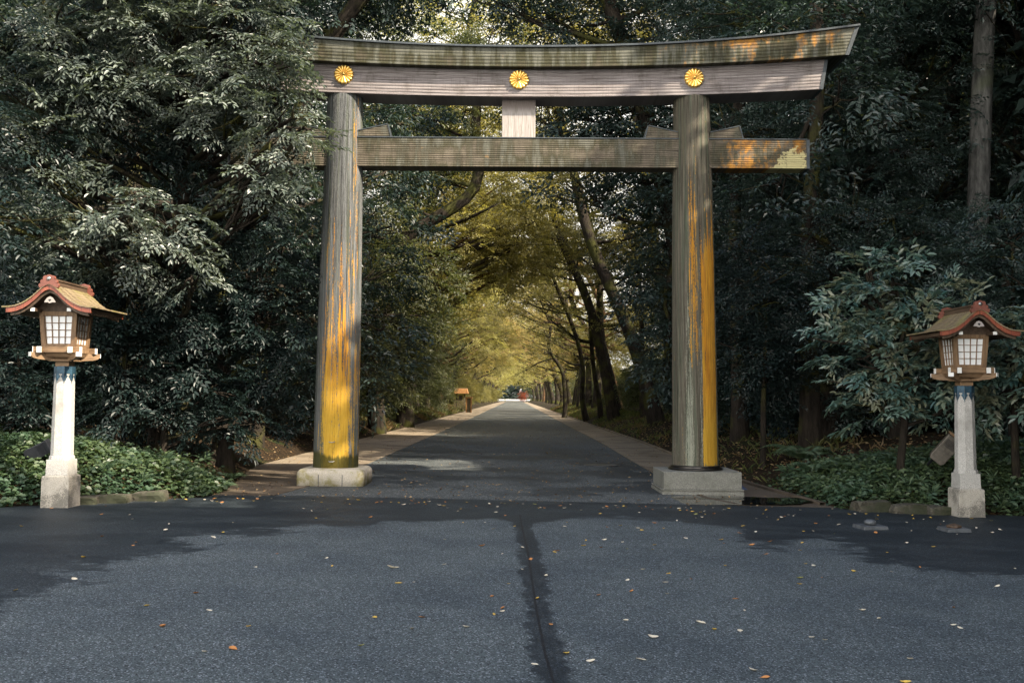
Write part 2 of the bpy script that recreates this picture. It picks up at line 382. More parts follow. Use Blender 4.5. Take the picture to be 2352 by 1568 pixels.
    n = NT('roof_shingle'); g = n.noise(1, 5, n.scale(n.obj(), (3, 14, 3))); b = n.noise(3, 4); f = n.math('FRACT', n.math('MULTIPLY', n.n('SeparateXYZ', {0: n.obj()}).outputs[1], 7.0))
    c = n.mix(n.step(g, .3, .7), (.135, .098, .056), (.275, .215, .13)); c = n.mix(n.math('MULTIPLY', n.step(b, .5, .66), .6), c, (.22, .20, .055))
    M['shingle'] = n.finish(c, .6, n.bump(g, .3, .01), spec=.4)
    M['ornament'] = plain('ridge_ornament_copper', (.18, .060, .040), .5, 0, .2)
    n = NT('blue_patina_copper'); g = n.noise(12, 5); M['collar'] = n.finish(n.mix(n.step(g, .35, .7), (.014, .040, .068), (.038, .095, .14)), .4, n.bump(g, .15, .01), .3, spec=.5)
    M['flood'] = plain('floodlight_housing', (.12, .105, .085), .5, .3)
    M['flood_dark'] = plain('dark_floodlight_housing', (.02, .022, .028), .4, .3)
    M['cedar'] = grainwood('kiosk_cedar', (.26, .12, .045), (.46, .24, .09), 2)
    M['cedar_dark'] = grainwood('kiosk_dark_cedar', (.06, .05, .03), (.16, .13, .07), 2)
    M['iron_cover'] = plain('cast_iron', (.11, .12, .13), .5, .3)
    n = NT('puddle_water'); M['water'] = n.finish((.010, .012, .013), .03, spec=.6)
    M['rope'] = plain('grey_blue_sheet', (.06, .08, .13), .6)
materials()

# ------------------------------------------------------------------ ground
def gz(x, y):
    x = np.asarray(x, float); y = np.asarray(y, float)
    return (-.016 * np.clip(x + 3, 0, 9.6) * (1 - smooth(20, 42, y)) + .0018 * np.clip(y - 60, 0, 400))

def edge_y(x):
    x = np.asarray(x, float)
    return np.where(x < 0, 16.15 - np.clip(-x - 5.2, 0, 20) * .70, 16.5 - np.clip(x - 5.0, 0, 3.2) * .24)

def outside(x, y):
    """distance into the wood, off the forecourt and the avenue"""
    x = np.asarray(x, float); y = np.asarray(y, float)
    dA = np.maximum(y - edge_y(x), x - 10.5)
    lo = -6.15 + 1.15 * (1 - smooth(16.2, 25, y)); hi = 4.95 + .4 * (1 - smooth(16.2, 22, y))
    dB = np.maximum(lo - x, x - hi)
    return np.minimum(dA, dB)

def terrain(x, y):
    d = outside(x, y); dd = np.clip(d, 0, None)
    b = .30 * (1 - np.exp(-dd / .45)) + .85 * (1 - np.exp(-np.clip(dd - .3, 0, None) / 3.2))
    nz = (fbm(np.asarray(x) * .9, np.asarray(y) * .9, 5) - .5) * .35 * smooth(.2, 2, dd)
    flat = smooth(400, 412, y)
    return gz(x, y) - .03 + (b + nz) * (1 - flat)

def grid(xs, ys, fz, attrs=None):
    X, Y = np.meshgrid(xs, ys)
    V = np.stack([X, Y, fz(X, Y)], -1).reshape(-1, 3)
    nx = len(xs); i = np.arange(len(ys) - 1)[:, None] * nx; j = np.arange(nx - 1)[None]
    F = np.stack([i + j, i + j + 1, i + nx + j + 1, i + nx + j], -1).reshape(-1, 4)
    return V, F, X.ravel(), Y.ravel()

xs = np.concatenate([np.linspace(-160, -60, 6), np.linspace(-58, -12, 40), np.linspace(-11.8, 12, 160), np.linspace(13, 58, 40), np.linspace(60, 160, 6)])
ys = np.concatenate([np.linspace(-80, -20, 5), np.linspace(-18, 9, 12), np.linspace(10, 40, 200), np.linspace(40.5, 120, 130), np.linspace(122, 420, 110), np.linspace(430, 700, 10)])
V, F, X, Y = grid(xs, ys, terrain)
tag(link('ground', mesh_np('ground', V, F, smooth_=True, mat=M['soil'])), 'brown forest floor rising as banks beside the avenue', 'ground', kind='structure')

# forecourt, with the damp band and the damp joint of the photo
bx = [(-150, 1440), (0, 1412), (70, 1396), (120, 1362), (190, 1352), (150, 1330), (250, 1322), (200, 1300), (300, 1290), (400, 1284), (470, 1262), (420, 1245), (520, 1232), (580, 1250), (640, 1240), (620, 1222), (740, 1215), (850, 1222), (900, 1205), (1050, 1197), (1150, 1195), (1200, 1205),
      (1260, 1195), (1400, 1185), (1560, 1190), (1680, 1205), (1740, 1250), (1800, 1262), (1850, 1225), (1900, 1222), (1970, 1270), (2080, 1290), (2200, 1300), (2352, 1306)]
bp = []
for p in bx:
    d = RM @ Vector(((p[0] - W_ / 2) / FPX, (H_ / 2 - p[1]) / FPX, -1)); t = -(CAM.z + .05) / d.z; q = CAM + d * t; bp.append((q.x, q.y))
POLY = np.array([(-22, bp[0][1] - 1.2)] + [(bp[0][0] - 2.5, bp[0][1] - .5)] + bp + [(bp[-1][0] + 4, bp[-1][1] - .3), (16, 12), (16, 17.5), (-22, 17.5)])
cr = []
for p in ((1192, 1170), (1200, 1215), (1213, 1270), (1232, 1400), (1252, 1500), (1272, 1568), (1300, 1700)):
    d = RM @ Vector(((p[0] - W_ / 2) / FPX, (H_ / 2 - p[1]) / FPX, -1)); t = -(CAM.z + .05) / d.z; q = CAM + d * t; cr.append((q.y, q.x))
cr.sort(); cY = np.array([c[0] for c in cr]); cX = np.array([c[1] for c in cr])
xs = np.concatenate([np.linspace(-40, -9, 16), np.linspace(-8.8, 8.8, 177), np.linspace(9, 12, 8)])
xs = np.unique(np.concatenate([xs, np.linspace(-.1, .7, 81)]))
ys = np.concatenate([np.linspace(-40, 4, 20), np.linspace(4.2, 16.6, 140)])
V, F, X, Y = grid(xs, ys, lambda x, y: gz(x, y) + .004)
def poly_sd(x, y, P):
    best = np.full(len(x), 1e9); ins = np.zeros(len(x), bool)
    for (ax, ay), (bx_, by_) in zip(P, np.roll(P, -1, 0)):
        ex, ey = bx_ - ax, by_ - ay; t = np.clip(((x - ax) * ex + (y - ay) * ey) / (ex * ex + ey * ey + 1e-12), 0, 1)
        best = np.minimum(best, np.hypot(x - ax - t * ex, y - ay - t * ey))
        if abs(ey) > 1e-12: ins ^= ((ay > y) != (by_ > y)) & (x < ex * (y - ay) / ey + ax)
    return np.where(ins, best, -best)
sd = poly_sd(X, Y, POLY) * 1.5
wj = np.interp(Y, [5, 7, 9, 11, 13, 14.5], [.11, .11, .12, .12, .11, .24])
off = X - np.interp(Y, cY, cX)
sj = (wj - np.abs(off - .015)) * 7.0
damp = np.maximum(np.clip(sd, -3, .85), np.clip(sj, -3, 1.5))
for (px, py, r, a) in ((2080, 1420, .35, .25), (1560, 1450, .5, .12), (1900, 1400, .6, .05)):
    d = RM @ Vector(((px - W_ / 2) / FPX, (H_ / 2 - py) / FPX, -1)); t = -(CAM.z + .05) / d.z; q = CAM + d * t
    damp = np.maximum(damp, a - np.hypot(X - q.x, (Y - q.y) * 1.6) / r * .8)
crack = 1 - np.clip(np.abs(off) / .022, 0, 1)
crack[Y > 14.6] = 0
tag(link('forecourt', mesh_np('forecourt', V, F, {'damp': damp, 'crack': crack}, smooth_=True, mat=M['asphalt'])), 'speckled grey asphalt forecourt with a damp band and joint', 'pavement', kind='structure')
# avenue and its two gravel strips
ysr = np.concatenate([np.linspace(15.6, 60, 90), np.linspace(61, 410, 150)])
def strip(name, x0, x1, mat, label, dz, nx=10):
    t = np.linspace(0, 1, nx)
    X = np.array([[x0(y) + (x1(y) - x0(y)) * a for a in t] for y in ysr]); Y = np.repeat(ysr[:, None], nx, 1)
    V = np.stack([X, Y, gz(X, Y) + dz], -1).reshape(-1, 3)
    i = np.arange(len(ysr) - 1)[:, None] * nx; j = np.arange(nx - 1)[None]
    F = np.stack([i + j, i + j + 1, i + nx + j + 1, i + nx + j], -1).reshape(-1, 4)
    return tag(link(name, mesh_np(name, V, F, smooth_=True, mat=mat)), label, 'path', kind='structure')
lin = lambda y: -3.68 - .36 * float(1 - smooth(16, 20, y)); lout = lambda y: -6.6
rin = lambda y: 3.32 + .15 * float(1 - smooth(16, 20, y)) + 0.55 * float(1 - smooth(15.8, 17.6, y)); rout = lambda y: 5.6
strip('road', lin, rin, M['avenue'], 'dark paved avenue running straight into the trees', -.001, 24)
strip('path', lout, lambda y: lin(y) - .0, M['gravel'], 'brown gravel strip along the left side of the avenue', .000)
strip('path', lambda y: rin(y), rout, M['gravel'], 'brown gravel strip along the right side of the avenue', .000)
# thin kerbs between avenue and strips
def kerb(xf, w, h, label, y0, y1):
    yy = np.linspace(y0, y1, 80); mb = MB()
    for a, b in zip(yy[:-1], yy[1:]):
        pass
    V = []; F = []
    for k, y in enumerate(yy):
        x = xf(y); z = float(gz(x, y))
        V += [(x - w / 2, y, z - .05), (x - w / 2, y, z + h), (x + w / 2, y, z + h), (x + w / 2, y, z - .05)]
        if k:
            a = 4 * (k - 1); b = 4 * k
            F += [(a, a + 1, b + 1, b), (a + 1, a + 2, b + 2, b + 1), (a + 2, a + 3, b + 3, b + 2)]
    tag(link('kerb', mesh_np('kerb', V, F, mat=M['gravel'])), label, 'kerb', kind='structure')
kerb(lambda y: rin(y), .09, .014, 'thin stone edging right of the avenue paving', 16.62, 120)
kerb(lambda y: lin(y), .06, .010, 'thin stone edging left of the avenue paving', 16.62, 120)
kerb(lambda y: 4.93 + .9 * float(1 - smooth(16, 22, y)) * .35, .10, .05, 'low kerb stones under the right bank', 17.0, 120)
# bright clearing where the avenue ends
V, F, X, Y = grid(np.linspace(-60, 60, 20), np.linspace(408, 520, 20), lambda x, y: gz(x, np.minimum(y, 420)) + .05 + .02 * np.clip(y - 420, 0, 200))
tag(link('clearing', mesh_np('clearing', V, F, mat=M['pale'])), 'pale sunlit gravel clearing at the end of the avenue', 'clearing', kind='structure')

# puddle by the right plinth
rng = random.Random(3)
pts = []
for k in range(40):
    a = 2 * math.pi * k / 40
    r = 1 + .14 * math.sin(3 * a + 1) + .10 * math.sin(5 * a) + rng.uniform(-.04, .04)
    pts.append((3.75 + 1.55 * r * math.cos(a) * (1 if math.cos(a) > 0 else .8), 17.45 + .78 * r * math.sin(a)))
zc = float(gz(3.6, 17.4)) + .012
mb = MB(); mb.add([(x, y, zc) for x, y in pts], [tuple(range(len(pts)))])
tag(mb.build('puddle', M['water']), 'shallow dark puddle in front of the right plinth', 'puddle', kind='structure')

# ------------------------------------------------------------------ torii
TY = 19.1
torii = empty('torii_gate', (0, TY, 0))
tag(torii, 'great wooden torii gate streaked with orange lichen, three gold crests on its lintel', 'torii gate')
def loc(px, py, Y):
    p = at(px, py, Y); return p - Vector((0, TY, 0))

def pillar(bpx, bpy_, brad, tpx, tpy, trad, key, base_z):
    b = loc(bpx, bpy_, TY); t = loc(tpx, tpy, TY - .1)
    nz, na = 260, 160
    zz = np.linspace(base_z, t.z, nz); s = (zz - base_z) / (t.z - base_z)
    cx = b.x + (t.x - b.x) * s
    rad = (brad + (trad - brad) * s) * (1 + .03 * np.sin(s * math.pi))
    top = t.z - zz
    rad = np.where(top < .30, rad * (.80 + .20 * np.sqrt(np.clip(1 - (1 - top / .30) ** 2, 0, 1))), rad)
    rad = np.where(zz - base_z < .05, rad + .0, rad)
    th = np.linspace(0, 2 * np.pi, na)          # duplicate seam column, at the back
    TH, Z = np.meshgrid(th, zz); RR = np.repeat(rad[:, None], na, 1); CX = np.repeat(cx[:, None], na, 1)
    RR = RR * (1 + .006 * (vnoise(TH * 9, Z * .4, 4) - .5))
    ang = TH - np.pi                             # 0 = towards the camera, + = right
    V = np.stack([CX + RR * np.sin(ang), -RR * np.cos(ang), Z], -1).reshape(-1, 3)
    i = np.arange(nz - 1)[:, None] * na; j = np.arange(na - 1)[None]
    F = np.stack([i + j, i + j + 1, i + na + j + 1, i + na + j], -1).reshape(-1, 4)
    U = (ang * brad).ravel(); Zr = (Z - base_z).ravel(); A = ang.ravel(); h = t.z - base_z
    Q = Zr / h; X = np.sin(A)
    n1 = fbm(A * 3.2 + 7, Q * 1.5, 11 if key == 'pillar_l' else 23); 
    if key == 'pillar_l':
        lich = (.60 * smooth(.52, .14, Q) + .34 * smooth(.80, .50, Q)) * smooth(-.98, -.2, X) * (1.1 - .45 * smooth(.45, .8, X)) + (n1 - .5) * 1.0 - .20
        yel = smooth(.30, .10, Q)
        lich = np.maximum(lich, .45 * smooth(.55, .68, X) * smooth(.92, .80, X) * smooth(.25, .6, Q) - .1 + (n1 - .5) * .5)
        moss = .8 * smooth(.055, .015, Q) + .35 * smooth(.30, .05, Q) * smooth(-.2, -.75, X)
        pale = .35 * smooth(.3, .7, Q) * smooth(.1, -.4, X) - .1 + .25 * smooth(.70, .85, X) * smooth(.4, .1, Q)
    else:
        main = smooth(.10, .26, X) * smooth(.95, .80, X)
        lich = main * (.85 * smooth(.70, .5, Q) + .42 * smooth(1.05, .6, Q)) + .52 * smooth(-.55, -.3, X) * smooth(.15, -.05, X) * smooth(.18, .34, Q) * smooth(1.05, .5, Q) + (n1 - .5) * .9 - .10
        lich = lich * smooth(.0, .03, Q)
        yel = .75 * smooth(.22, .08, Q)
        moss = .50 * smooth(.5, .85, Q) * smooth(-.1, -.5, X) + .2 * smooth(.02, .0, Q) - .1
        pale = .62 * smooth(.75, .3, Q) * (smooth(-.62, -.45, X) * smooth(-.15, -.3, X) + smooth(.84, .93, X) + .9 * smooth(.02, .09, X) * smooth(.22, .15, X)) - .05 + .32 * smooth(.25, .05, Q) * smooth(.4, -.2, X)
    o = link('pillar', mesh_np('pillar', V, F, {'lichen': lich, 'moss': moss, 'pale': pale, 'yellow': yel}, np.stack([U, Zr], -1), True, M[key]), torii)
    return o, b.x, cx[-1], rad
pl, blx, tlx, _ = pillar(771, 1068, .428, 792, 206, .345, 'pillar_l', .30)
pr, brx, trx, _ = pillar(1597, 1068, .435, 1590, 209, .35, 'pillar_r', .30)
pl['label'] = 'pillar with yellow and orange lichen low down'; pr['label'] = 'pillar with one bold orange lichen stripe'

# plinths
def rounded_plinth(cx, w, z0, z1, r=.11):
    bm = bmesh.new(); bmesh.ops.create_cube(bm, size=1)
    for v in bm.verts: v.co = (cx + v.co.x * w, v.co.y * w, (z0 + z1) / 2 + v.co.z * (z1 - z0))
    es = [e for e in bm.edges if min(e.verts[0].co.z, e.verts[1].co.z) > z0 + .01 or abs(e.verts[0].co.z - e.verts[1].co.z) > .05]
    bmesh.ops.bevel(bm, geom=es, offset=r, segments=6, affect='EDGES', profile=.5)
    me = bpy.data.meshes.new('plinth'); bm.to_mesh(me); bm.free()
    me.polygons.foreach_set('use_smooth', [True] * len(me.polygons)); me.materials.append(M['granite_moss'])
    return link('plinth', me, torii)
p1 = rounded_plinth(blx, 1.25, -.05, .315); p1['label'] = 'rounded cream plinth with yellow-green moss'
for dx in (-.205, .235):
    MB().box((blx + dx, -.6255, .085), (.012, .004, .25)).build('joint', M['cap'], p1)
mb = MB(); z0 = -.14
mb.frustum(.0, .315, 1.43, 1.43, (brx + .01, 0)); mb.frustum(-.02, .0, 1.50, 1.50, (brx + .01, 0)); mb.frustum(-.045, -.02, 1.46, 1.46, (brx + .01, 0)); mb.frustum(z0 - .06, -.045, 1.50, 1.50, (brx + .01, 0))
p2 = mb.build('plinth', M['granite_grey'], torii, .008); p2['label'] = 'square-edged grey stone plinth with a moulded foot'
mb = MB(); mb.lathe([(.50, .315), (.52, .335), (.50, .355), (.465, .36), (.475, .375), (.455, .40), (.44, .405)], 48, (brx, 0)); mb.build('base_ring', M['metal_ring'], torii)
for z in (.44, .80):
    MB().tube([(blx - .055 + .0, -.455, z + .012), (blx - .035, -.475, z), (blx + .035, -.475, z), (blx + .055, -.455, z + .012)], .010, 6).build('staple', M['iron'], pl)

# beams
def beam(name, x0, x1, zb, zt, yf, yb, mat, slant=0.0, nx=420, nv=14, parent=torii, attrs=None, topover=0.0):
    """curved beam: zb(x), zt(x) give the lower and upper edge of the front face; slant leans the end cuts outward at the top"""
    s = np.linspace(0, 1, nx); v = np.linspace(0, 1, nv)
    S, VV = np.meshgrid(s, v)
    Xb = x0 + (x1 - x0) * S
    X = Xb + slant * VV * (2 * S - 1)
    Zb = zb(X); Zt = zt(X); Z = Zb + (Zt - Zb) * VV
    Vf = np.stack([X, np.full_like(X, yf), Z], -1).reshape(-1, 3)
    Vk = np.stack([X, np.full_like(X, yb), Z], -1).reshape(-1, 3)
    nvx = nx; i = np.arange(nv - 1)[:, None] * nvx; j = np.arange(nx - 1)[None]
    Ff = np.stack([i + j, i + j + 1, i + nvx + j + 1, i + nvx + j], -1).reshape(-1, 4)
    N = nx * nv; Fk = Ff[:, ::-1] + N
    jj = np.arange(nx - 1); ii = np.arange(nv - 1) * nvx
    Fb = np.stack([jj, N + jj, N + jj + 1, jj + 1], -1)
    t = (nv - 1) * nvx
    Ft = np.stack([t + jj, t + jj + 1, N + t + jj + 1, N + t + jj], -1)
    Fl = np.stack([ii, ii + nvx, N + ii + nvx, N + ii], -1)
    Fr = np.stack([ii + nx - 1, N + ii + nx - 1, N + ii + nvx + nx - 1, ii + nvx + nx - 1], -1)
    V = np.concatenate([Vf, Vk]); F = np.concatenate([Ff, Fk, Fb, Ft, Fl, Fr])
    xx = X.ravel(); vv = VV.ravel(); zz = ((Zt - Zb) * VV).ravel()
    at1 = attrs(xx, vv)
    at2 = {k: np.concatenate([a, a]) for k, a in at1.items()}
    uv = np.stack([np.concatenate([xx, xx]), np.concatenate([zz, zz])], -1)
    return link(name, mesh_np(name, V, F, at2, uv, False, mat), parent)

zT = lambda px, py, Y: at(px, py, Y).z
KF, SF, NF = -.52, -.34, -.22                    # front faces of top beam, lintel, tie beam
cxm = at(1192, 184, TY).x
k_b0 = zT(1192, 153, TY + KF); k_t0 = zT(1192, 110, TY + KF); kxe = at(1967, 62, TY + KF).x - cxm
k_te = zT(1967, 62, TY + KF); k_be = zT(1942, 126, TY + KF)
s_b0 = zT(1192, 222, TY + SF); s_be = zT(1885, 205, TY + SF); sxe = at(1885, 205, TY + SF).x - cxm
kasagi_t = lambda x: k_t0 + (k_te - k_t0) * (np.abs(x - cxm) / kxe) ** 2.1
kasagi_b = lambda x: k_b0 + (k_be - k_b0) * (np.abs(x - cxm) / (kxe - .2)) ** 2.1
shim_b = lambda x: s_b0 + (s_be - s_b0) * (np.abs(x - cxm) / sxe) ** 2.1
shim_t = lambda x: kasagi_b(x) - .003
def k_attr(x, v):
    n = fbm(x * .8, v * 2, 31)
    return {'lichen': .42 * smooth(.6, 3.2, x) * (.75 + .4 * smooth(.2, .8, v)) * smooth(6.5, 6.0, x) + (n - .5) * .8 - .02, 'moss': .62 + .25 * smooth(.3, 1, v) + (fbm(x * .6, v * 3, 8) - .5) * .5, 'pale': 0 * x - .6}
def s_attr(x, v):
    n = fbm(x * .7, v * 2, 41)
    return {'lichen': 0 * x - .7, 'moss': (n - .5) * .9 + .18 * smooth(.5, .1, v) - .12, 'pale': 0 * x - .6}
nz0 = zT(1192, 383, TY + NF); nz1 = zT(1192, 318, TY + NF)
nx0 = at(527, 370, TY + NF).x; nx1 = at(1855, 385, TY + NF).x
def n_attr(x, v):
    n = fbm(x * .9, v * 2, 51)
    e = np.maximum(smooth(nx1 - .75, nx1 - .05, x) * 1.0 - v * 1.05 * (1 + .5 * smooth(nx1 - .3, nx1, x)), -.5)
    blob = 1.0 - np.hypot((x - (nx1 - .27)) / .40, (v - .12) / .75) * .75
    blob = np.maximum(blob, .85 - np.hypot((x - (nx1 - .60)) / .22, (v - .0) / .3) * .7)
    return {'lichen': .50 * smooth(3.5, 4.1, x) + .14 + (n - .5) * .9 - .10, 'moss': .42 + (fbm(x * .7, v * 2, 9) - .5) * .9 + .15 * v, 'pale': blob}
bk = beam('top_beam', cxm - kxe + .2, cxm + kxe - .2, kasagi_b, kasagi_t, KF, .52, M['kasagi'], .2, attrs=k_attr)
bs = beam('lintel', cxm - sxe, cxm + sxe, shim_b, shim_t, SF, .30, M['shimaki'], .10, attrs=s_attr)
bn = beam('tie_beam', nx0, nx1, lambda x: nz0 + 0 * x, lambda x: nz1 + 0 * x, NF, .20, M['nuki'], 0, attrs=n_attr)
# copper edging: along the roof top, on the beam ends
def edging(xa, xb, zf, y0, y1, h, parent, over=.03):
    xx = np.linspace(xa, xb, 60); V = []; F = []
    for k, x in enumerate(xx):
        z = float(zf(x)) + .002
        V += [(x, y0 - over, z), (x, y0 - over, z + h), (x, y1 + over, z + h * 2), (x, y1 + over, z)]
        if k:
            a, b = 4 * (k - 1), 4 * k
            F += [(a, b, b + 1, a + 1), (a + 1, b + 1, b + 2, a + 2), (a + 2, b + 2, b + 3, a + 3), (a, a + 3, b + 3, b)]
    F += [(0, 1, 2, 3), (len(V) - 4, len(V) - 1, len(V) - 2, len(V) - 3)]
    return link('edging', mesh_np('edging', V, F, mat=M['cap']), parent)
edging(cxm - kxe - .06, cxm + kxe + .06, kasagi_t, KF, .52, .035, bk, .05)
def endcap(x, dx, zb, zt, y0, y1, parent, t=.05):
    mb = MB(); s = 1 if dx >= 0 else -1
    P = [(x - s * .02, y0 - .012, zb - .008), (x + s * t, y0 - .012, zb - .008), (x + s * t + dx, y0 - .012, zt), (x + dx - s * .02, y0 - .012, zt)]
    Q = [(a, y1 + .012, c) for a, b, c in P]
    mb.add(P + Q, [(0, 1, 2, 3), (7, 6, 5, 4), (0, 4, 5, 1), (1, 5, 6, 2), (2, 6, 7, 3), (3, 7, 4, 0)]); mb.build('end_cap', M['cap'], parent)
for s in (-1, 1):
    xe = cxm + s * (kxe - .2); endcap(xe, s * .2, float(kasagi_b(xe)), float(kasagi_t(xe + s * .2)), KF, .52, bk)
    xe = cxm + s * sxe; endcap(xe, s * .1, float(shim_b(xe)), float(shim_t(xe + s * .1)) - .004, SF, .30, bs, .045)
endcap(nx0, -.001, nz0, nz1 + .004, NF, .20, bn, .04); endcap(nx1, .001, nz0, nz1 + .004, NF, .20, bn, .04)
edging(nx0, nx1, lambda x: nz1, NF, .20, .018, bn, .015)
# wedges beside each pillar
zc_n = nz1 + .022
for (cx0, r) in (((blx + (tlx - blx) * .80), .365), ((brx + (trx - brx) * .80), .37)):
    for s in (-1, 1):
        xa = cx0 + s * (r - .06); xb = cx0 + s * (r + .50); xc = cx0 + s * (r + .56)
        mb = MB(); mb.prism([(xa, zc_n), (xa, zc_n + .11), (xb, zc_n + .235), (xc, zc_n)], NF + .004, .18)
        w = mb.build('wedge', M['nuki'], torii)
        w.data.attributes.new('moss', 'FLOAT', 'POINT').data.foreach_set('value', [.35] * len(w.data.vertices))
        uvl = w.data.uv_layers.new(name='UVMap')
        for l in w.data.loops:
            c = w.data.vertices[l.vertex_index].co; uvl.data[l.index].uv = (c.x, c.z)
        mb = MB(); mb.prism([(xa, zc_n + .112), (xa, zc_n + .127), (xb + s * .01, zc_n + .256), (xb, zc_n + .237)], NF - .008, .19)
        mb.prism([(xb + s * .002, zc_n + .235), (xb + s * .022, zc_n + .242), (xc + s * .022, zc_n), (xc + s * .002, zc_n)], NF - .008, .19)
        mb.build('edging', M['cap'], w)
# strut in the middle
sx0 = at(1153, 270, TY - .16).x; sx1 = at(1230, 270, TY - .16).x
mb = MB(); mb.box(((sx0 + sx1) / 2, 0, (nz1 + .02 + s_b0) / 2), (sx1 - sx0, .30, s_b0 - nz1 - .026))
st = mb.build('strut', M['strut'], torii, .006)
uvl = st.data.uv_layers.new(name='UVMap')
for l in st.data.loops:
    c = st.data.vertices[l.vertex_index].co; uvl.data[l.index].uv = (c.x + c.y, c.z - nz1)
# sixteen-petal gold crests
def crest(px, py):
    c = loc(px, py, TY + SF); rr = .192
    na, nr = 256, 14
    V = []; F = []
    for i in range(nr + 1):
        r = i / nr
        for j in range(na):
            a = 2 * math.pi * j / na; ph = (a * 16 / (2 * math.pi)) % 1.0
            pet = math.sqrt(max(0, 1 - (2 * ph - 1) ** 2))
            sc = 1 - .10 * (1 - pet) * smooth(.75, 1, r)
            if r < .14: h = .055 + .018 * math.sqrt(max(0, 1 - (r / .14) ** 2))
            else: h = .020 + .034 * pet * (.55 + .45 * math.sin(min(1, r) * 2.2)) * (1 if r < .93 else .6)
            if i == nr: h = .0
            V.append((c.x + rr * r * float(sc) * math.sin(a), SF - .004 - h, c.z + rr * r * float(sc) * math.cos(a)))
    for i in range(nr):
        for j in range(na):
            F.append((i * na + j, i * na + (j + 1) % na, (i + 1) * na + (j + 1) % na, (i + 1) * na + j))
    return link('crest', mesh_np('crest', V, F, smooth_=True, mat=M['gold']), torii)
for p in ((790, 172), (1192, 184), (1594, 180)): crest(*p)

# ------------------------------------------------------------------ lanterns
def copy_tree(o, parent=None):
    c = o.copy(); COL.objects.link(c)
    if parent is not None: c.parent = parent
    for ch in list(o.children): copy_tree(ch, c)
    return c

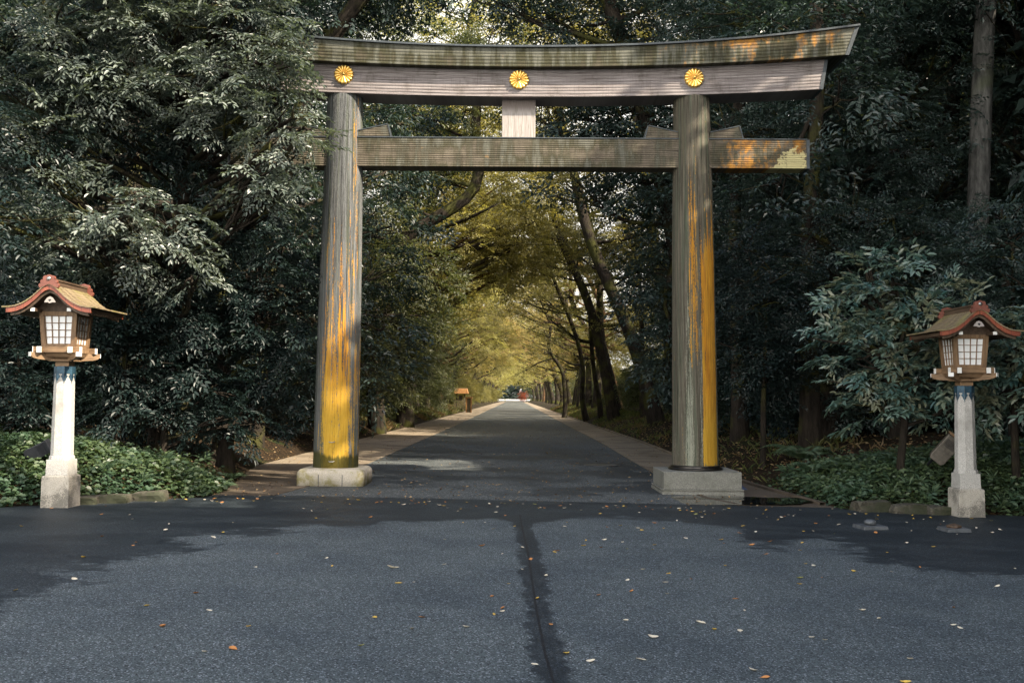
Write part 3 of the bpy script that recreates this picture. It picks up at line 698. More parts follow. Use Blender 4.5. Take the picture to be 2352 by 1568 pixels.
def make_lantern():
    L = empty('lantern')
    mb = MB(); mb.frustum(-.12, .455, .41, .40); mb.frustum(.455, .47, .40, .36); mb.build('base_block', M['granite_block'], L, .006)
    mb = MB(); mb.frustum(.47, .70, .325, .315); mb.frustum(.70, .755, .315, .30, cham=.22)
    mb.build('socket', M['granite'], L, .005)
    mb = MB(); mb.frustum(.755, 2.055, .292, .258, cham=.293); post = mb.build('post', M['granite'], L)
    # patina collar with keyhole openings, one side per post side
    mb = MB(); w = .266; h = w / 2
    def side(k):
        a = k * math.pi / 4; nrm = Vector((math.sin(a), -math.cos(a), 0)); tan = Vector((math.cos(a), math.sin(a), 0))
        hw = h * math.tan(math.pi / 8)
        def P(u, z): return nrm * (h + .004) + tan * (u * hw) + Vector((0, 0, z))
        left = [(-1, 2.06), (-1, 1.80), (-.86, 1.85), (-.62, 1.86), (-.50, 1.885), (-.30, 1.90), (-.12, 1.915), (-.12, 1.935), (-.34, 1.932), (-.42, 1.946), (-.32, 1.960), (-.12, 1.958), (0, 1.952), (0, 2.06)]
        for sg in (1, -1):
            pts = [P(u * sg, z) for u, z in left]; mb.add(pts, [tuple(range(len(pts)))])
    for k in range(8): side(k)
    mb.frustum(2.055, 2.066, w + .006, w + .006, cham=.293)
    mb.build('collar', M['collar'], post)
    # bracket
    mb = MB(); mb.frustum(2.066, 2.14, .20, .20); mb.frustum(2.14, 2.165, .36, .36); mb.frustum(2.165, 2.20, .26, .30); mb.frustum(2.20, 2.262, .44, .50)
    br = mb.build('bracket', M['wood_h'], L, .004)
    prof = [(-.50, 2.262), (-.50, 2.215), (-.47, 2.185), (-.40, 2.165), (-.20, 2.150), (.20, 2.150), (.40, 2.165), (.47, 2.185), (.50, 2.215), (.50, 2.262)]
    for a in (45, -45):
        mb = MB(); mb.prism(prof, -.036, .036); o = mb.build('arm', M['wood_h'], br); o.rotation_euler = (0, 0, R_(a))
        for s in (-1, 1):
            MB().box(Matrix.Rotation(R_(a), 3, 'Z') @ Vector((s * .5045, 0, 2.235)), (.008, .082, .062), Matrix.Rotation(R_(a), 3, 'Z')).build('painted_end', M['white'], br)
    # tray of four crossing beams
    mb = MB(); caps = []
    for s in (-1, 1):
        mb.box((0, s * .265, 2.304), (.68, .066, .084)); mb.box((s * .225, 0, 2.300), (.060, .70, .082))
        for t in (-1, 1):
            caps += [((t * .344, s * .265, 2.304), (.010, .068, .086)), ((s * .225, t * .354, 2.302), (.066, .010, .086))]
    mb.box((0, 0, 2.325), (.48, .50, .05))
    tr = mb.build('tray', M['wood_h'], L, .003)
    for c, d in caps: MB().box(c, d).build('painted_end', M['white'], tr)
    # body: four corner posts leaning outward, dark inner walls
    zb, zt = 2.35, 2.86
    def hw(z): return .245 + (z - zb) / (zt - zb) * .035
    mb = MB()
    for sx in (-1, 1):
        for sy in (-1, 1):
            P = []
            for z in (zb, zt):
                c = hw(z) - .034
                P += [(sx * c + a * .034, sy * c + b * .034, z) for a, b in ((-1, -1), (1, -1), (1, 1), (-1, 1))]
            mb.add(P, [(0, 1, 5, 4), (1, 2, 6, 5), (2, 3, 7, 6), (3, 0, 4, 7), (3, 2, 1, 0), (4, 5, 6, 7)])
    for a in range(4):
        rm = Matrix.Rotation(a * math.pi / 2, 3, 'Z')
        mb.box(rm @ Vector((0, -hw(zt) + .034, zt - .03)), (.50 if a % 2 == 0 else .50, .05, .06), rm)
        mb.box(rm @ Vector((0, -hw(zb) + .03, zb + .018)), (.42, .045, .036), rm)
    body = mb.build('body', M['wood_v'], L, .003)
    for a in range(4):
        rm = Matrix.Rotation(a * math.pi / 2, 3, 'Z')
        z0, z1 = zb + .036, zt - .06
        def P(u, z, off): return rm @ Vector((u * (hw(z) - .068), -hw(z) + off, z))
        nx, nzv = 4, 4
        mb = MB(); mb.add([P(-1, z0, .032), P(1, z0, .032), P(1, z1, .032), P(-1, z1, .032)], [(0, 1, 2, 3)])
        fr = MB()
        def bar(u0, zz0, u1, zz1, w):
            vert = abs(u1 - u0) < 1e-6
            du = w / .36 if vert else 0; dz = 0 if vert else w / 2
            q = [P(u0 - du, zz0 - dz, .016), P(u1 + du, zz0 - dz, .016), P(u1 + du, zz1 + dz, .016), P(u0 - du, zz1 + dz, .016)]
            b = [P(u0 - du, zz0 - dz, .036), P(u1 + du, zz0 - dz, .036), P(u1 + du, zz1 + dz, .036), P(u0 - du, zz1 + dz, .036)]
            fr.add(q + b, [(0, 1, 2, 3), (0, 4, 5, 1), (1, 5, 6, 2), (2, 6, 7, 3), (3, 7, 4, 0)])
        for i in range(nx + 1): bar(-1 + 2 * i / nx, z0, -1 + 2 * i / nx, z1, .010 if 0 < i < nx else .016)
        for i in range(nzv + 1):
            z = z0 + (z1 - z0) * i / nzv; bar(-1, z, 1, z, .009 if 0 < i < nzv else .014)
        f = fr.build('window', M['wood_v'], L); mb.build('paper_pane', M['paper'], f)
    # roof
    prof = [(0, 3.225), (.06, 3.205), (.12, 3.155), (.19, 3.085), (.27, 3.015), (.36, 2.955), (.45, 2.915), (.54, 2.895), (.63, 2.890)]
    def rz(x): return float(np.interp(abs(x), [p[0] for p in prof], [p[1] for p in prof]))
    def curve(x0, x1, n): return [x0 + (x1 - x0) * i / n for i in range(n + 1)]
    nst = 13; ex = .645
    mb = MB()
    for s in (-1, 1):
        for k in range(nst):
            xa = ex * k / nst; xb = ex * (k + 1) / nst + .022
            za, zb2 = rz(xa) + .002 + .001 * k, rz(min(xb, .63)) + .020
            P = [(s * xa, za), (s * xb, zb2), (s * xb, zb2 - .020), (s * xa, za - .014)]
            mb.prism(P if s > 0 else P[::-1], -.60, .60)
    roof = mb.build('roof', M['shingle'], L)
    xsr = curve(-.61, .61, 40)
    for sgn in (-1, 1):
        mb = MB(); P = [(x, rz(x) - .004) for x in xsr] + [(x, rz(x) - .072) for x in reversed(xsr)]
        mb.prism(P, sgn * .585, sgn * .565); mb.build('fascia', M['fascia'], roof)
    mb = MB(); P = [(x * .98, rz(x) - .016) for x in xsr] + [(x * .98, rz(x) - .068) for x in reversed(xsr)]
    mb.prism(P, -.564, .564); mb.build('eave_lining', M['wood_dark'], roof)
    xs2 = curve(-.56, .56, 30)
    for sgn in (-1, 1):
        mb = MB(); P = [(x, rz(x) - .070) for x in xs2] + [(x, rz(x) - .118) for x in reversed(xs2)]
        mb.prism(P, sgn * .545, sgn * .515); mb.build('bargeboard', M['wood_dark'], roof)
    for s in (-1, 1):
        mb = MB(); mb.box((s * .33, 0, rz(.33) - .085), (.03, .98, .03))
        for k in range(13):
            mb.box((s * .44, -.48 + .08 * k, rz(.44) - .080), (.29, .022, .026), Matrix.Rotation(s * .15, 3, 'Y'))
        mb.build('rafter_row', M['wood_dark'], roof)
    # purlins with white ends, dark gable wall
    for s in (-1, 1):
        pu = MB().box((s * .262, 0, 2.868), (.055, 1.01, .045)).build('purlin', M['wood_dark'], roof)
        for t in (-1, 1): MB().box((s * .262, t * .509, 2.868), (.060, .008, .048)).build('painted_end', M['white'], roof)
    mb = MB(); P = [(x, rz(x) - .075) for x in curve(-.40, .40, 16)] + [(.40, 2.845), (-.40, 2.845)]
    mb.prism(P, -.27, .27); mb.build('gable_wall', M['wood_dark'], roof)
    for sgn in (-1, 1):
        mb = MB(); P = [(-.075, 2.985), (-.04, 3.035), (0, 3.055), (.04, 3.035), (.075, 2.985), (.078, 2.968), (.03, 2.968), (0, 2.955), (-.03, 2.968), (-.078, 2.968)]
        mb.prism(P, sgn * .535, sgn * .552); pd = mb.build('gable_pendant', M['strut'], roof); pd = roof
        hb = MB(); hp = []
        for k in range(24):
            a = 2 * math.pi * k / 24; hp.append((.0012 * 16 * math.sin(a) ** 3, 3.0 + .0012 * (13 * math.cos(a) - 5 * math.cos(2 * a) - 2 * math.cos(3 * a) - math.cos(4 * a))))
        hb.prism(hp, sgn * .552, sgn * .5545); hb.build('heart_inset', M['flood_dark'], pd)
    # ridge
    mb = MB(); mb.box((0, 0, 3.235), (.13, 1.06, .05)); mb.box((0, 0, 3.270), (.105, 1.08, .022)); mb.box((0, 0, 3.298), (.13, 1.10, .026))
    rd = mb.build('ridge', M['wood_dark'], L)
    prof2 = []
    for u, v in ((-.155, 3.175), (-.15, 3.235), (-.115, 3.255), (-.118, 3.30), (-.075, 3.318), (-.06, 3.36), (-.03, 3.385), (0, 3.39)):
        prof2.append((u, v))
    outl = []
    lob = [(-.118, 3.21, .028), (-.090, 3.262, .031), (-.048, 3.312, .038), (0, 3.320, .043)]
    ang = {0: (200, 60), 1: (215, 70), 2: (200, 80), 3: (140, 90)}
    for i, (cx, cz, r) in enumerate(lob):
        a0, a1 = ang[i]
        for k in range(7):
            a = R_(a0 + (a1 - a0) * k / 6); outl.append((cx + r * math.cos(a), cz + r * math.sin(a)))
    outl = [(-.128, 3.17)] + outl
    full = outl + [(-x, z) for x, z in reversed(outl[:-1])] + [(.06, 3.20), (0, 3.225), (-.06, 3.20)]
    for sgn in (-1, 1):
        mb = MB(); mb.prism(full, sgn * .555, sgn * .605); og = mb.build('ridge_ornament', M['ornament'], rd)
        mb = MB(); mb.lathe([(.030, 0), (.028, .008), (.015, .016), (.002, .018)], 16); bo = mb.build('boss', M['iron'], rd)
        bo.location = (0, sgn * .605, 3.305); bo.rotation_euler = (R_(90 * -sgn), 0, 0)
    return L
lan1 = make_lantern()
lan2 = copy_tree(lan1)
pL = at(139, 1152, 14.75); pR = at(2220, 1180, 15.75)
lan1.location = (pL.x, 14.75, -.005); lan2.location = (pR.x, 15.75, float(gz(pR.x, 15.75)) - .03)
tag(lan1, 'roofed wooden lantern on a stone post, sunlit, by the left ivy bed', 'lantern', 'roofed lanterns flanking the gate')
tag(lan2, 'roofed wooden lantern on a stone post in shade, broad-leaved bush behind it', 'lantern', 'roofed lanterns flanking the gate')

# ------------------------------------------------------------------ foliage
def leafset(P, D, N, ln, wd, tint, fold=.18, droop=.16, oval=False):
    """P base points, D directions, N normals -> folded two-triangle leaves"""
    D = D / (np.linalg.norm(D, axis=1)[:, None] + 1e-9)
    S = np.cross(D, N); S /= np.linalg.norm(S, axis=1)[:, None] + 1e-9
    N = np.cross(S, D)
    ln = np.broadcast_to(ln, len(P))[:, None]; wd = np.broadcast_to(wd, len(P))[:, None]
    v0 = P; m = P + D * ln * .48
    v1 = m + S * wd * .5 + N * wd * fold; v3 = m - S * wd * .5 + N * wd * fold
    v2 = P + D * ln - N * ln * droop
    if oval:
        a = P + D * ln * .26; b = P + D * ln * .68 - N * ln * droop * .35; l = wd * .5 * S; u = N * wd * fold
        V = np.stack([v0, a + l * .86 + u * .9, b + l * .80 + u * .8, v2, b - l * .80 + u * .8, a - l * .86 + u * .9], 1)
        return V, np.repeat(np.asarray(tint)[:, None], 6, 1)
    V = np.stack([v0, v1, v2, v3], 1)
    return V, np.repeat(np.asarray(tint)[:, None], 4, 1)

def spray(seed, L=.55, nside=4, nleaf=7, ll=.10, lw=.42, rosette=False, oval=False):
    r = np.random.default_rng(seed); P = []; D = []; N = []; T = []
    def twig(p, d, n, l):
        d = d / np.linalg.norm(d); s = np.cross(d, [0, 0, 1.0]); s /= np.linalg.norm(s) + 1e-9
        for i in range(n):
            t = (i + .6) / n; sg = 1 if i % 2 else -1
            q = p + d * l * t + np.array([0, 0, -.22 * l * t * t])
            a = R_(r.uniform(35, 65)); dd = d * math.cos(a) + s * sg * math.sin(a) + np.array([0, 0, r.uniform(-.30, .12)])
            P.append(q); D.append(dd); N.append(np.array([r.normal(0, .28), r.normal(0, .28), 1.0])); T.append(r.uniform())
        P.append(p + d * l + np.array([0, 0, -.22 * l])); D.append(d + np.array([0, 0, -.25])); N.append(np.array([r.normal(0, .2), r.normal(0, .2), 1.0])); T.append(r.uniform())
    X = np.array([1.0, 0, 0])
    if rosette:
        for k in range(nside):
            p = r.normal(0, .5, 3) * L * np.array([1, 1, .7]); ax = p / np.linalg.norm(p) + np.array([0, 0, .7]); ax /= np.linalg.norm(ax)
            u = np.cross(ax, [0, 1, .3]); u /= np.linalg.norm(u); w = np.cross(ax, u)
            for i in range(nleaf):
                a = 2.4 * i + r.uniform(-.3, .3); e = .35 + .55 * i / nleaf
                dd = (math.cos(a) * u + math.sin(a) * w) * (1.15 - .5 * e) * r.uniform(.6, 1.3) + ax * e + r.normal(0, .22, 3) - np.array([0, 0, .25])
                P.append(p); D.append(dd); N.append(ax * 1.0 + r.normal(0, .15, 3)); T.append(r.uniform())
    else:
        twig(np.zeros(3), X, nleaf + 2, L)
        for k in range(nside):
            t = .15 + .65 * k / max(1, nside - 1); sg = 1 if k % 2 else -1
            a = R_(r.uniform(30, 60)) * sg
            twig(X * L * t + np.array([0, 0, -.22 * L * t * t]), np.array([math.cos(a), math.sin(a), r.uniform(-.25, .15)]), nleaf, L * r.uniform(.45, .7) * (1.1 - .4 * t))
    P = np.array(P); D = np.array(D); N = np.array(N)
    lens = ll * r.uniform(.75, 1.15, len(P))
    V, T = leafset(P, D, N, lens, lens * lw, T, oval=oval)
    return V.reshape(-1, 3), T.ravel()

SPRAYS = {}
def sprays(kind):
    if kind not in SPRAYS:
        prm = {'near': dict(L=.55, nside=5, nleaf=7, ll=.105, lw=.40, oval=True), 'mid': dict(L=.85, nside=4, nleaf=5, ll=.17, lw=.46), 'fine': dict(L=.62, nside=5, nleaf=7, ll=.095, lw=.44),
               'far': dict(L=1.25, nside=4, nleaf=4, ll=.30, lw=.55), 'broad': dict(L=.42, nside=4, nleaf=4, ll=.150, lw=.42, oval=True), 'mass': dict(L=2.2, nside=4, nleaf=4, ll=.62, lw=.6)}[kind]
        SPRAYS[kind] = [spray(100 + k, **prm) for k in range(6)]
    return SPRAYS[kind]

def crown_np(centres, outs, rng, kind, scale=(.75, 1.25), tilt=.35, droop=0.0, tintoff=None):
    """a spray at every centre, pointing along outs"""
    tp = sprays(kind); n = len(centres)
    pick = rng.integers(0, len(tp), n); Vs = []; Ts = []
    O = outs + rng.normal(0, tilt, (n, 3)); O[:, 2] = O[:, 2] * .6 - droop
    O /= np.linalg.norm(O, axis=1)[:, None] + 1e-9
    U = np.array([0, 0, 1.0]) + rng.normal(0, tilt, (n, 3))
    Y = np.cross(U, O); Y /= np.linalg.norm(Y, axis=1)[:, None] + 1e-9
    Z = np.cross(O, Y); Rm = np.stack([O, Y, Z], 2)          # columns
    sc = rng.uniform(*scale, n)
    tb = rng.uniform(-.35, .35, n) if tintoff is None else tintoff
    for k in range(len(tp)):
        m = pick == k
        if not m.any(): continue
        v, t = tp[k]
        W = np.einsum('nij,vj->nvi', Rm[m] * sc[m][:, None, None], v) + centres[m][:, None, :]
        Vs.append(W.reshape(-1, 3)); Ts.append(np.clip(t[None, :] + tb[m][:, None], 0, 1).ravel())
    return np.concatenate(Vs), np.concatenate(Ts)

def leaf_mesh(name, V, T, mat, nv=4):
    if nv == 6:
        b = np.arange(len(V) // 6)[:, None] * 6
        F = np.concatenate([b + [0, 1, 2, 3], b + [0, 3, 4, 5]], 1).reshape(-1, 4)
        return mesh_np(name, V, F, {'tint': T}, mat=mat)
    n = len(V) // 4; b = np.arange(n)[:, None] * 4
    F = np.concatenate([b + [0, 1, 2], b + [0, 2, 3]], 1).reshape(-1, 3)
    return mesh_np(name, V, F, {'tint': T}, mat=mat)

def bez(a, b, c, n):
    t = np.linspace(0, 1, n)[:, None]; return (1 - t) ** 2 * a + 2 * t * (1 - t) * b + t * t * c

def wobble(P, amp, seed):
    n = len(P); t = np.linspace(0, 3, n); Q = np.array(P, float)
    w = np.sin(np.linspace(0, np.pi, n))
    for k in range(3): Q[:, k] += amp * (vnoise(t, t * 0 + k * 7.3, seed) - .5) * 2 * w
    return Q

def branching(trunk, tr, blobs, rng, nsub=9, thin=.022, limb_r=.10, start=.35):
    """trunk tube, one limb per blob, twigs inside each blob"""
    Vt = []; Ft = []; off = 0
    def put(V, F):
        nonlocal off
        Vt.append(V); Ft.append(F + off); off += len(V)
    put(*tube_np(trunk, tr, 10))
    k = len(trunk)
    for (c, r) in blobs:
        c = np.asarray(c, float)
        dz = c[2] - trunk[:, 2] - .35 * np.hypot(c[0] - trunk[:, 0], c[1] - trunk[:, 1])
        i = int(np.argmin(np.abs(dz))); i = max(int(k * start), min(k - 1, i))
        a = trunk[i]; d = c - a; L = np.linalg.norm(d)
        mid = a + d * .5 + np.array([0, 0, -.10 * L if d[2] > 0 else .15 * L]) + rng.normal(0, .08 * L, 3)
        lr = min(tr[i] * .75, limb_r * (.5 + L / 8) * rng.uniform(.8, 1.2))
        P = wobble(bez(a, mid, c, 10), .05 * L, int(rng.integers(1e6)))
        put(*tube_np(P, np.linspace(lr, max(thin, lr * .25), 10), 7))
        rr = np.mean(r)
        for s in range(nsub):
            e = c + rng.normal(0, .55, 3) * np.asarray(r); st = P[int(rng.integers(5, 10))]
            put(*tube_np(wobble(bez(st, (st + e) / 2 + rng.normal(0, .12 * rr, 3), e, 5), .08 * rr, int(rng.integers(1e6))), np.linspace(thin * 1.3, thin * .4, 5), 4))
    return np.concatenate(Vt), np.concatenate(Ft)

def blob_points(blobs, rng, dens):
    C = []; O = []
    for (c, r) in blobs:
        r = np.asarray(r, float); n = max(4, int(dens * (r[0] * r[1] * r[2]) ** (2 / 3)))
        d = rng.normal(0, 1, (n, 3)); d /= np.linalg.norm(d, axis=1)[:, None]
        rad = rng.uniform(.25, 1, n) ** .45
        C.append(np.asarray(c) + d * rad[:, None] * r); O.append(d * np.array([1, 1, .6]) + np.array([0, 0, .05]))
    return np.concatenate(C), np.concatenate(O)

def make_tree(name, base, trunk, tr, blobs, seed, leaf, kind, dens=60, bark='bark', nsub=9, limb_r=.10, label=None, cat='tree', group=None, start=.35, droop=.1, scale=(.75, 1.25)):
    rng = np.random.default_rng(seed)
    base = np.asarray(base, float)
    t = empty(name, base)
    tk = np.asarray(trunk, float) - base; bl = [(np.asarray(c, float) - base, np.asarray(r, float) if np.ndim(r) else np.array([r, r, r * .7])) for c, r in blobs]
    V, F = branching(tk, np.asarray(tr, float), bl, rng, nsub, limb_r=limb_r, start=start)
    link('trunk', mesh_np('trunk', V, F, smooth_=True, mat=M[bark]), t)
    C, O = blob_points(bl, rng, dens)
    V, T = crown_np(C, O, rng, kind, scale, droop=droop)
    link('crown', leaf_mesh('crown', V, T, M[leaf], 6 if kind in ('near', 'broad') else 4), t)
    if label: tag(t, label, cat, group)
    return t

def A3(px, py, Y): return np.array(at(px, py, Y))
def ground_pt(x, y): return np.array([x, y, float(terrain(x, y)) - .05])

def auto_tree(seed, H, lean, leaf, kind, dens, nb, spread, r0=.42, bark='bark', low=.35):
    """tree at the origin: trunk leaning by `lean`, crown of nb clumps"""
    rng = np.random.default_rng(seed)
    n = 16; s = np.linspace(0, 1, n)
    T = np.stack([lean[0] * s ** 1.5 * H * .75, lean[1] * s ** 1.4 * H * .75, s * H * .80], -1)
    T = wobble(T, .06 * H, seed + 5); T[0] = 0
    tr = r0 * (1 - .72 * s) * (1 + .5 * np.exp(-s * 22))
    top = T[-1]; blobs = []
    for k in range(nb):
        z = H * rng.uniform(low, 1.0); a = rng.uniform(0, 2 * np.pi)
        f = np.clip(z / (H * .8), 0, 1); ax = T[min(n - 1, int(f * (n - 1)))]
        w = spread * math.sqrt(max(.12, 1 - ((z / H - (low + .62) / 1.75) / .58) ** 2)) if z / H < .97 else spread * .35
        rr = rng.uniform(.25, 1) ** .6 * w
        c = np.array([ax[0] + rr * math.cos(a) + .25 * lean[0] * H, ax[1] + rr * math.sin(a), z])
        q = rng.uniform(1.2, 2.1) * spread / 5.0; blobs.append((c, np.array([q * 1.25, q * 1.25, q * .62])))
    return T, tr, blobs

# ------------------------------------------------------------------ trees placed by hand
def blobs_px(lst): return [(A3(p[0], p[1], p[2]), np.array([p[3], p[3] * .9, p[3] * (p[4] if len(p) > 4 else .75)])) for p in lst]
def trunk_px(lst, n=18, amp=.05, seed=1):
    P = np.array([A3(*p) for p in lst]); P[0, 2] = float(terrain(P[0, 0], P[0, 1])) - .15
    s = np.concatenate([[0], np.cumsum(np.linalg.norm(np.diff(P, axis=0), axis=1))]); t = np.linspace(0, s[-1], n)
    Q = np.stack([np.interp(t, s, P[:, k]) for k in range(3)], -1)
    for _ in range(2): Q[1:-1] = (Q[:-2] + 2 * Q[1:-1] + Q[2:]) / 4
    return wobble(Q, amp, seed)
def taper(r0, r1, n=18): s = np.linspace(0, 1, n); return (r0 + (r1 - r0) * s) * (1 + .45 * np.exp(-s * 14))

# big evergreen oak hanging over the left end of the gate
b_near = blobs_px([
    (40, 505, 16.8, 0.69, .45), (130, 500, 16.8, 0.72, .5), (220, 490, 16.8, 0.71, .5), (300, 500, 16.8, 0.71, .55), (370, 530, 16.9, 0.59, .6), (415, 580, 16.9, 0.39, .8), (330, 590, 16.9, 0.62, .6),
    (240, 570, 16.8, 0.57, .6), (400, 500, 16.9, 0.45, .6), (300, 450, 16.9, 0.56, .6), (150, 560, 16.8, 0.46, .5),
    (30, 60, 16.6, 0.89), (110, 130, 16.6, 0.83), (60, 220, 16.7, 0.88), (130, 300, 16.7, 0.64), (40, 350, 16.7, 0.70), (110, 390, 16.8, 0.49), (190, 210, 16.8, 0.57), (10, 150, 16.6, 0.83), (150, 40, 16.7, 0.82),
    (280, 40, 17.0, 1.11), (400, 60, 17.1, 1.08), (520, 40, 17.3, 1.07), (575, 60, 17.4, 0.90), (600, 140, 17.4, 0.60), (560, 140, 17.3, 0.90), (450, 170, 17.3, 0.96), (340, 170, 17.1, 0.92),
    (600, 220, 17.5, 0.58), (672, 270, 17.2, 0.36), (672, 330, 17.3, 0.38), (625, 320, 17.2, 0.55), (560, 260, 17.4, 0.78), (655, 225, 17.5, 0.25), (700, 295, 17.5, 0.22), (600, 390, 17.4, 0.50), (670, 410, 17.6, 0.36, .6), (625, 445, 17.6, 0.45, .6), (590, 450, 17.5, 0.35, .6),
    (650, 110, 17.2, 0.25), (645, 180, 17.2, 0.30), (460, 260, 17.5, 0.62), (250, 130, 17.0, 0.78),
    (390, 640, 17.0, 0.31), (440, 640, 17.0, 0.24)])
b_back = blobs_px([(100, 0, 16.5, 1.3), (330, -80, 17.5, 1.5), (510, -80, 18, 1.4), (380, 260, 18.4, 1.0), (500, 360, 18.8, .8), (240, 300, 17.8, .8), (-60, 260, 16, 1.2), (-80, 480, 15.5, 1), (300, 350, 18.4, .6), (580, -30, 18, 1.0)])
tk = trunk_px([(360, 1010, 19.6), (400, 640, 19.4), (425, 400, 19.0), (405, 280, 18.6), (400, 130, 18), (430, -60, 17.6), (440, -250, 17.5)], amp=.12)
make_tree('evergreen_oak', tk[0], tk, taper(.16, .09), [(c, r * np.array([.84, .84, .66])) for c, r in b_near], 7, 'leaf_oak', 'near', 74, nsub=10, limb_r=.07,
          label='evergreen oak whose glossy pale sprays hang over the left end of the gate', group=None, start=.25, droop=.18)

tk2 = trunk_px([(520, 1010, 20.4), (500, 640, 20.2), (470, 300, 19.8), (440, 0, 19.4), (430, -250, 19)], amp=.15, seed=14)
make_tree('evergreen_oak', tk2[0], tk2, taper(.15, .08), b_back + blobs_px([(560, 200, 19.4, .9), (120, 420, 18.4, .8), (560, 480, 19.4, .7), (200, 620, 18.6, .7)]), 8, 'leaf_shaded', 'near', 70, nsub=8, limb_r=.06,
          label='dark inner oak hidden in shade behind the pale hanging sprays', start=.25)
# left wood: trees and shrubs behind it
tk = trunk_px([(300, 990, 23), (310, 600, 23), (290, 200, 23.5), (300, -200, 24), (310, -450, 24)], seed=3, amp=.2)
make_tree('evergreen_oak', tk[0], tk, taper(.3, .12), blobs_px([(100, 500, 24, 1.6), (250, 380, 24, 1.4), (60, 200, 23, 2), (300, 60, 24, 2), (450, -100, 24, 2.2), (120, -150, 23, 2.3), (480, 480, 24.5, 1.2), (620, 480, 25, 1.3), (650, 250, 25, 1.6), (-100, 600, 22, 1.8), (-100, 100, 22, 2.2)]), 17, 'leaf_dark', 'mid', 42,
          label='dark evergreen tree in the left wood directly behind the hanging oak', nsub=8)
tk = trunk_px([(575, 980, 27), (610, 600, 27), (690, 250, 27), (770, 60, 26.5), (860, -40, 26), (960, -160, 26)], seed=4, amp=.15)
make_tree('evergreen_oak', tk[0], tk, taper(.28, .2), blobs_px([(640, 620, 27, 1.2), (720, 520, 27.5, 1.0), (560, 760, 27, 1.2), (700, 760, 27.5, .9), (720, -60, 27, 1.8), (800, 10, 28, 1.0), (960, -20, 29, .9), (880, -120, 27, 1.9), (600, 0, 27, 1.8), (1020, -170, 28, 1.8), (760, 300, 29, 1.0), (900, 300, 33, 1.3), (850, 420, 30, 1.2), (900, 520, 32, 1.1), (860, 620, 31, 1.1), (870, 760, 31, 1.0), (850, 870, 30, .8), (930, 380, 32, 1.0), (840, 260, 30, 1.0), (960, 270, 33, .9)]), 27, 'leaf_dark', 'mid', 46,
          label='thick dark trunk leaning right above the left pillar', nsub=9, bark='bark', start=.3)
b_low = [(230, 700, 18.2, .80), (340, 720, 18.6, .85), (450, 690, 19, .9), (300, 620, 17.6, .6), (380, 820, 19, .8), (250, 850, 18.6, .8), (160, 780, 18, .7), (90, 700, 17.5, .6)]
def shrub(label, lst, seed, leaf='leaf_dark', kind='near', dens=95, group=None, name='shrub', nst=5, cat='shrub', Yoff=0):
    B = blobs_px(lst); c = np.mean([b[0] for b in B], 0); base = ground_pt(c[0] + Yoff, c[1])
    mid = np.array([base[0], c[1], (base[2] + c[2]) / 2 + .3]); top = np.array([c[0] + .1, c[1], c[2] + .2])
    T = wobble(bez(base, mid, top, 10), .1, seed)
    return make_tree(name, base, T, np.linspace(.075, .03, 10), B, seed, leaf, kind, dens, 'bark', 6, .05, label, cat, group, start=.1)
shrub('dark shrub filling the shade behind the left lantern', b_low, 41, 'leaf_shaded')
shrub('dark drooping shrub between the left lantern and the left pillar', [(560, 620, 19.2, .75), (640, 560, 19.4, .7), (600, 720, 19.6, .75), (680, 660, 19.8, .6), (520, 800, 20, .8), (640, 820, 20.3, .8), (700, 760, 20.4, .45), (680, 880, 20.6, .55), (560, 900, 20.6, .6), (480, 900, 20.4, .6)], 42, 'leaf_shaded', Yoff=-1.0)
shrub('low dark shrub at the far left edge, lower than the lantern roof', [(20, 760, 17.4, .65), (60, 860, 17.6, .6), (0, 900, 17.2, .6), (40, 940, 17.6, .5), (120, 900, 18.2, .5), (-60, 800, 17, .8)], 43, 'leaf_shaded')
shrub('dark shrub at the foot of the left wood, beyond the ivy', [(330, 930, 21.5, .8), (450, 900, 22, .9), (570, 920, 22.5, .8), (240, 950, 21, .6)], 44, 'leaf_shaded', dens=60)
shrub('low dark shrub hiding the oak trunks behind the left ivy bed', [(340, 960, 18.6, .42), (420, 940, 18.8, .45), (510, 960, 19.2, .45), (480, 900, 19.2, .45), (360, 900, 18.8, .5), (580, 960, 19.8, .4), (270, 950, 18.2, .35)], 45, 'leaf_shaded', dens=90, Yoff=-.4)

# right wood
tk = trunk_px([(2232, 990, 27), (2238, 760, 27), (2242, 500, 27), (2252, 250, 27), (2265, 0, 27), (2280, -250, 27), (2285, -500, 27)], amp=.05, seed=9)
make_tree('tall_tree', tk[0], tk, np.linspace(.31, .25, 18), blobs_px([(2200, -330, 27, 2.2), (2380, -300, 27, 2.2), (2100, -480, 27, 2.4), (2300, -560, 28, 2.6), (2480, -480, 28, 2.2)]), 51, 'leaf_dark', 'mid', 40, bark='bark_grey',
          label='tall bare grey trunk rising behind the right lantern', start=.8)
tk = trunk_px([(1905, 985, 25), (1880, 800, 25), (1900, 500, 25.5), (1880, 200, 26), (1900, -150, 26), (1920, -350, 26)], amp=.15, seed=10)
make_tree('evergreen_tree', tk[0], tk, taper(.30, .14), blobs_px([(1760, 470, 25, 1.0), (1880, 340, 25, 1.2), (2000, 280, 25, 1.1), (1980, 420, 25, 1.0), (1780, 300, 26, 1.1), (2080, 350, 25.5, .9), (1950, 180, 26, 1.1), (1800, 60, 26, 1.3), (1980, 30, 26, 1.3), (1660, 20, 26, 1.3), (1880, -150, 26, 2), (2080, -140, 26, 1.8), (1700, 560, 25.5, .8), (1850, 560, 25, .8), (1640, 280, 27, 1.0)]), 52, 'leaf_dark', 'fine', 66,
          label='dark small-leaved evergreen beyond the right end of the top beam', nsub=9, start=.25)
tk = trunk_px([(2060, 970, 24), (2040, 800, 24), (2000, 620, 24), (1990, 480, 24)], amp=.1, seed=11, n=12)
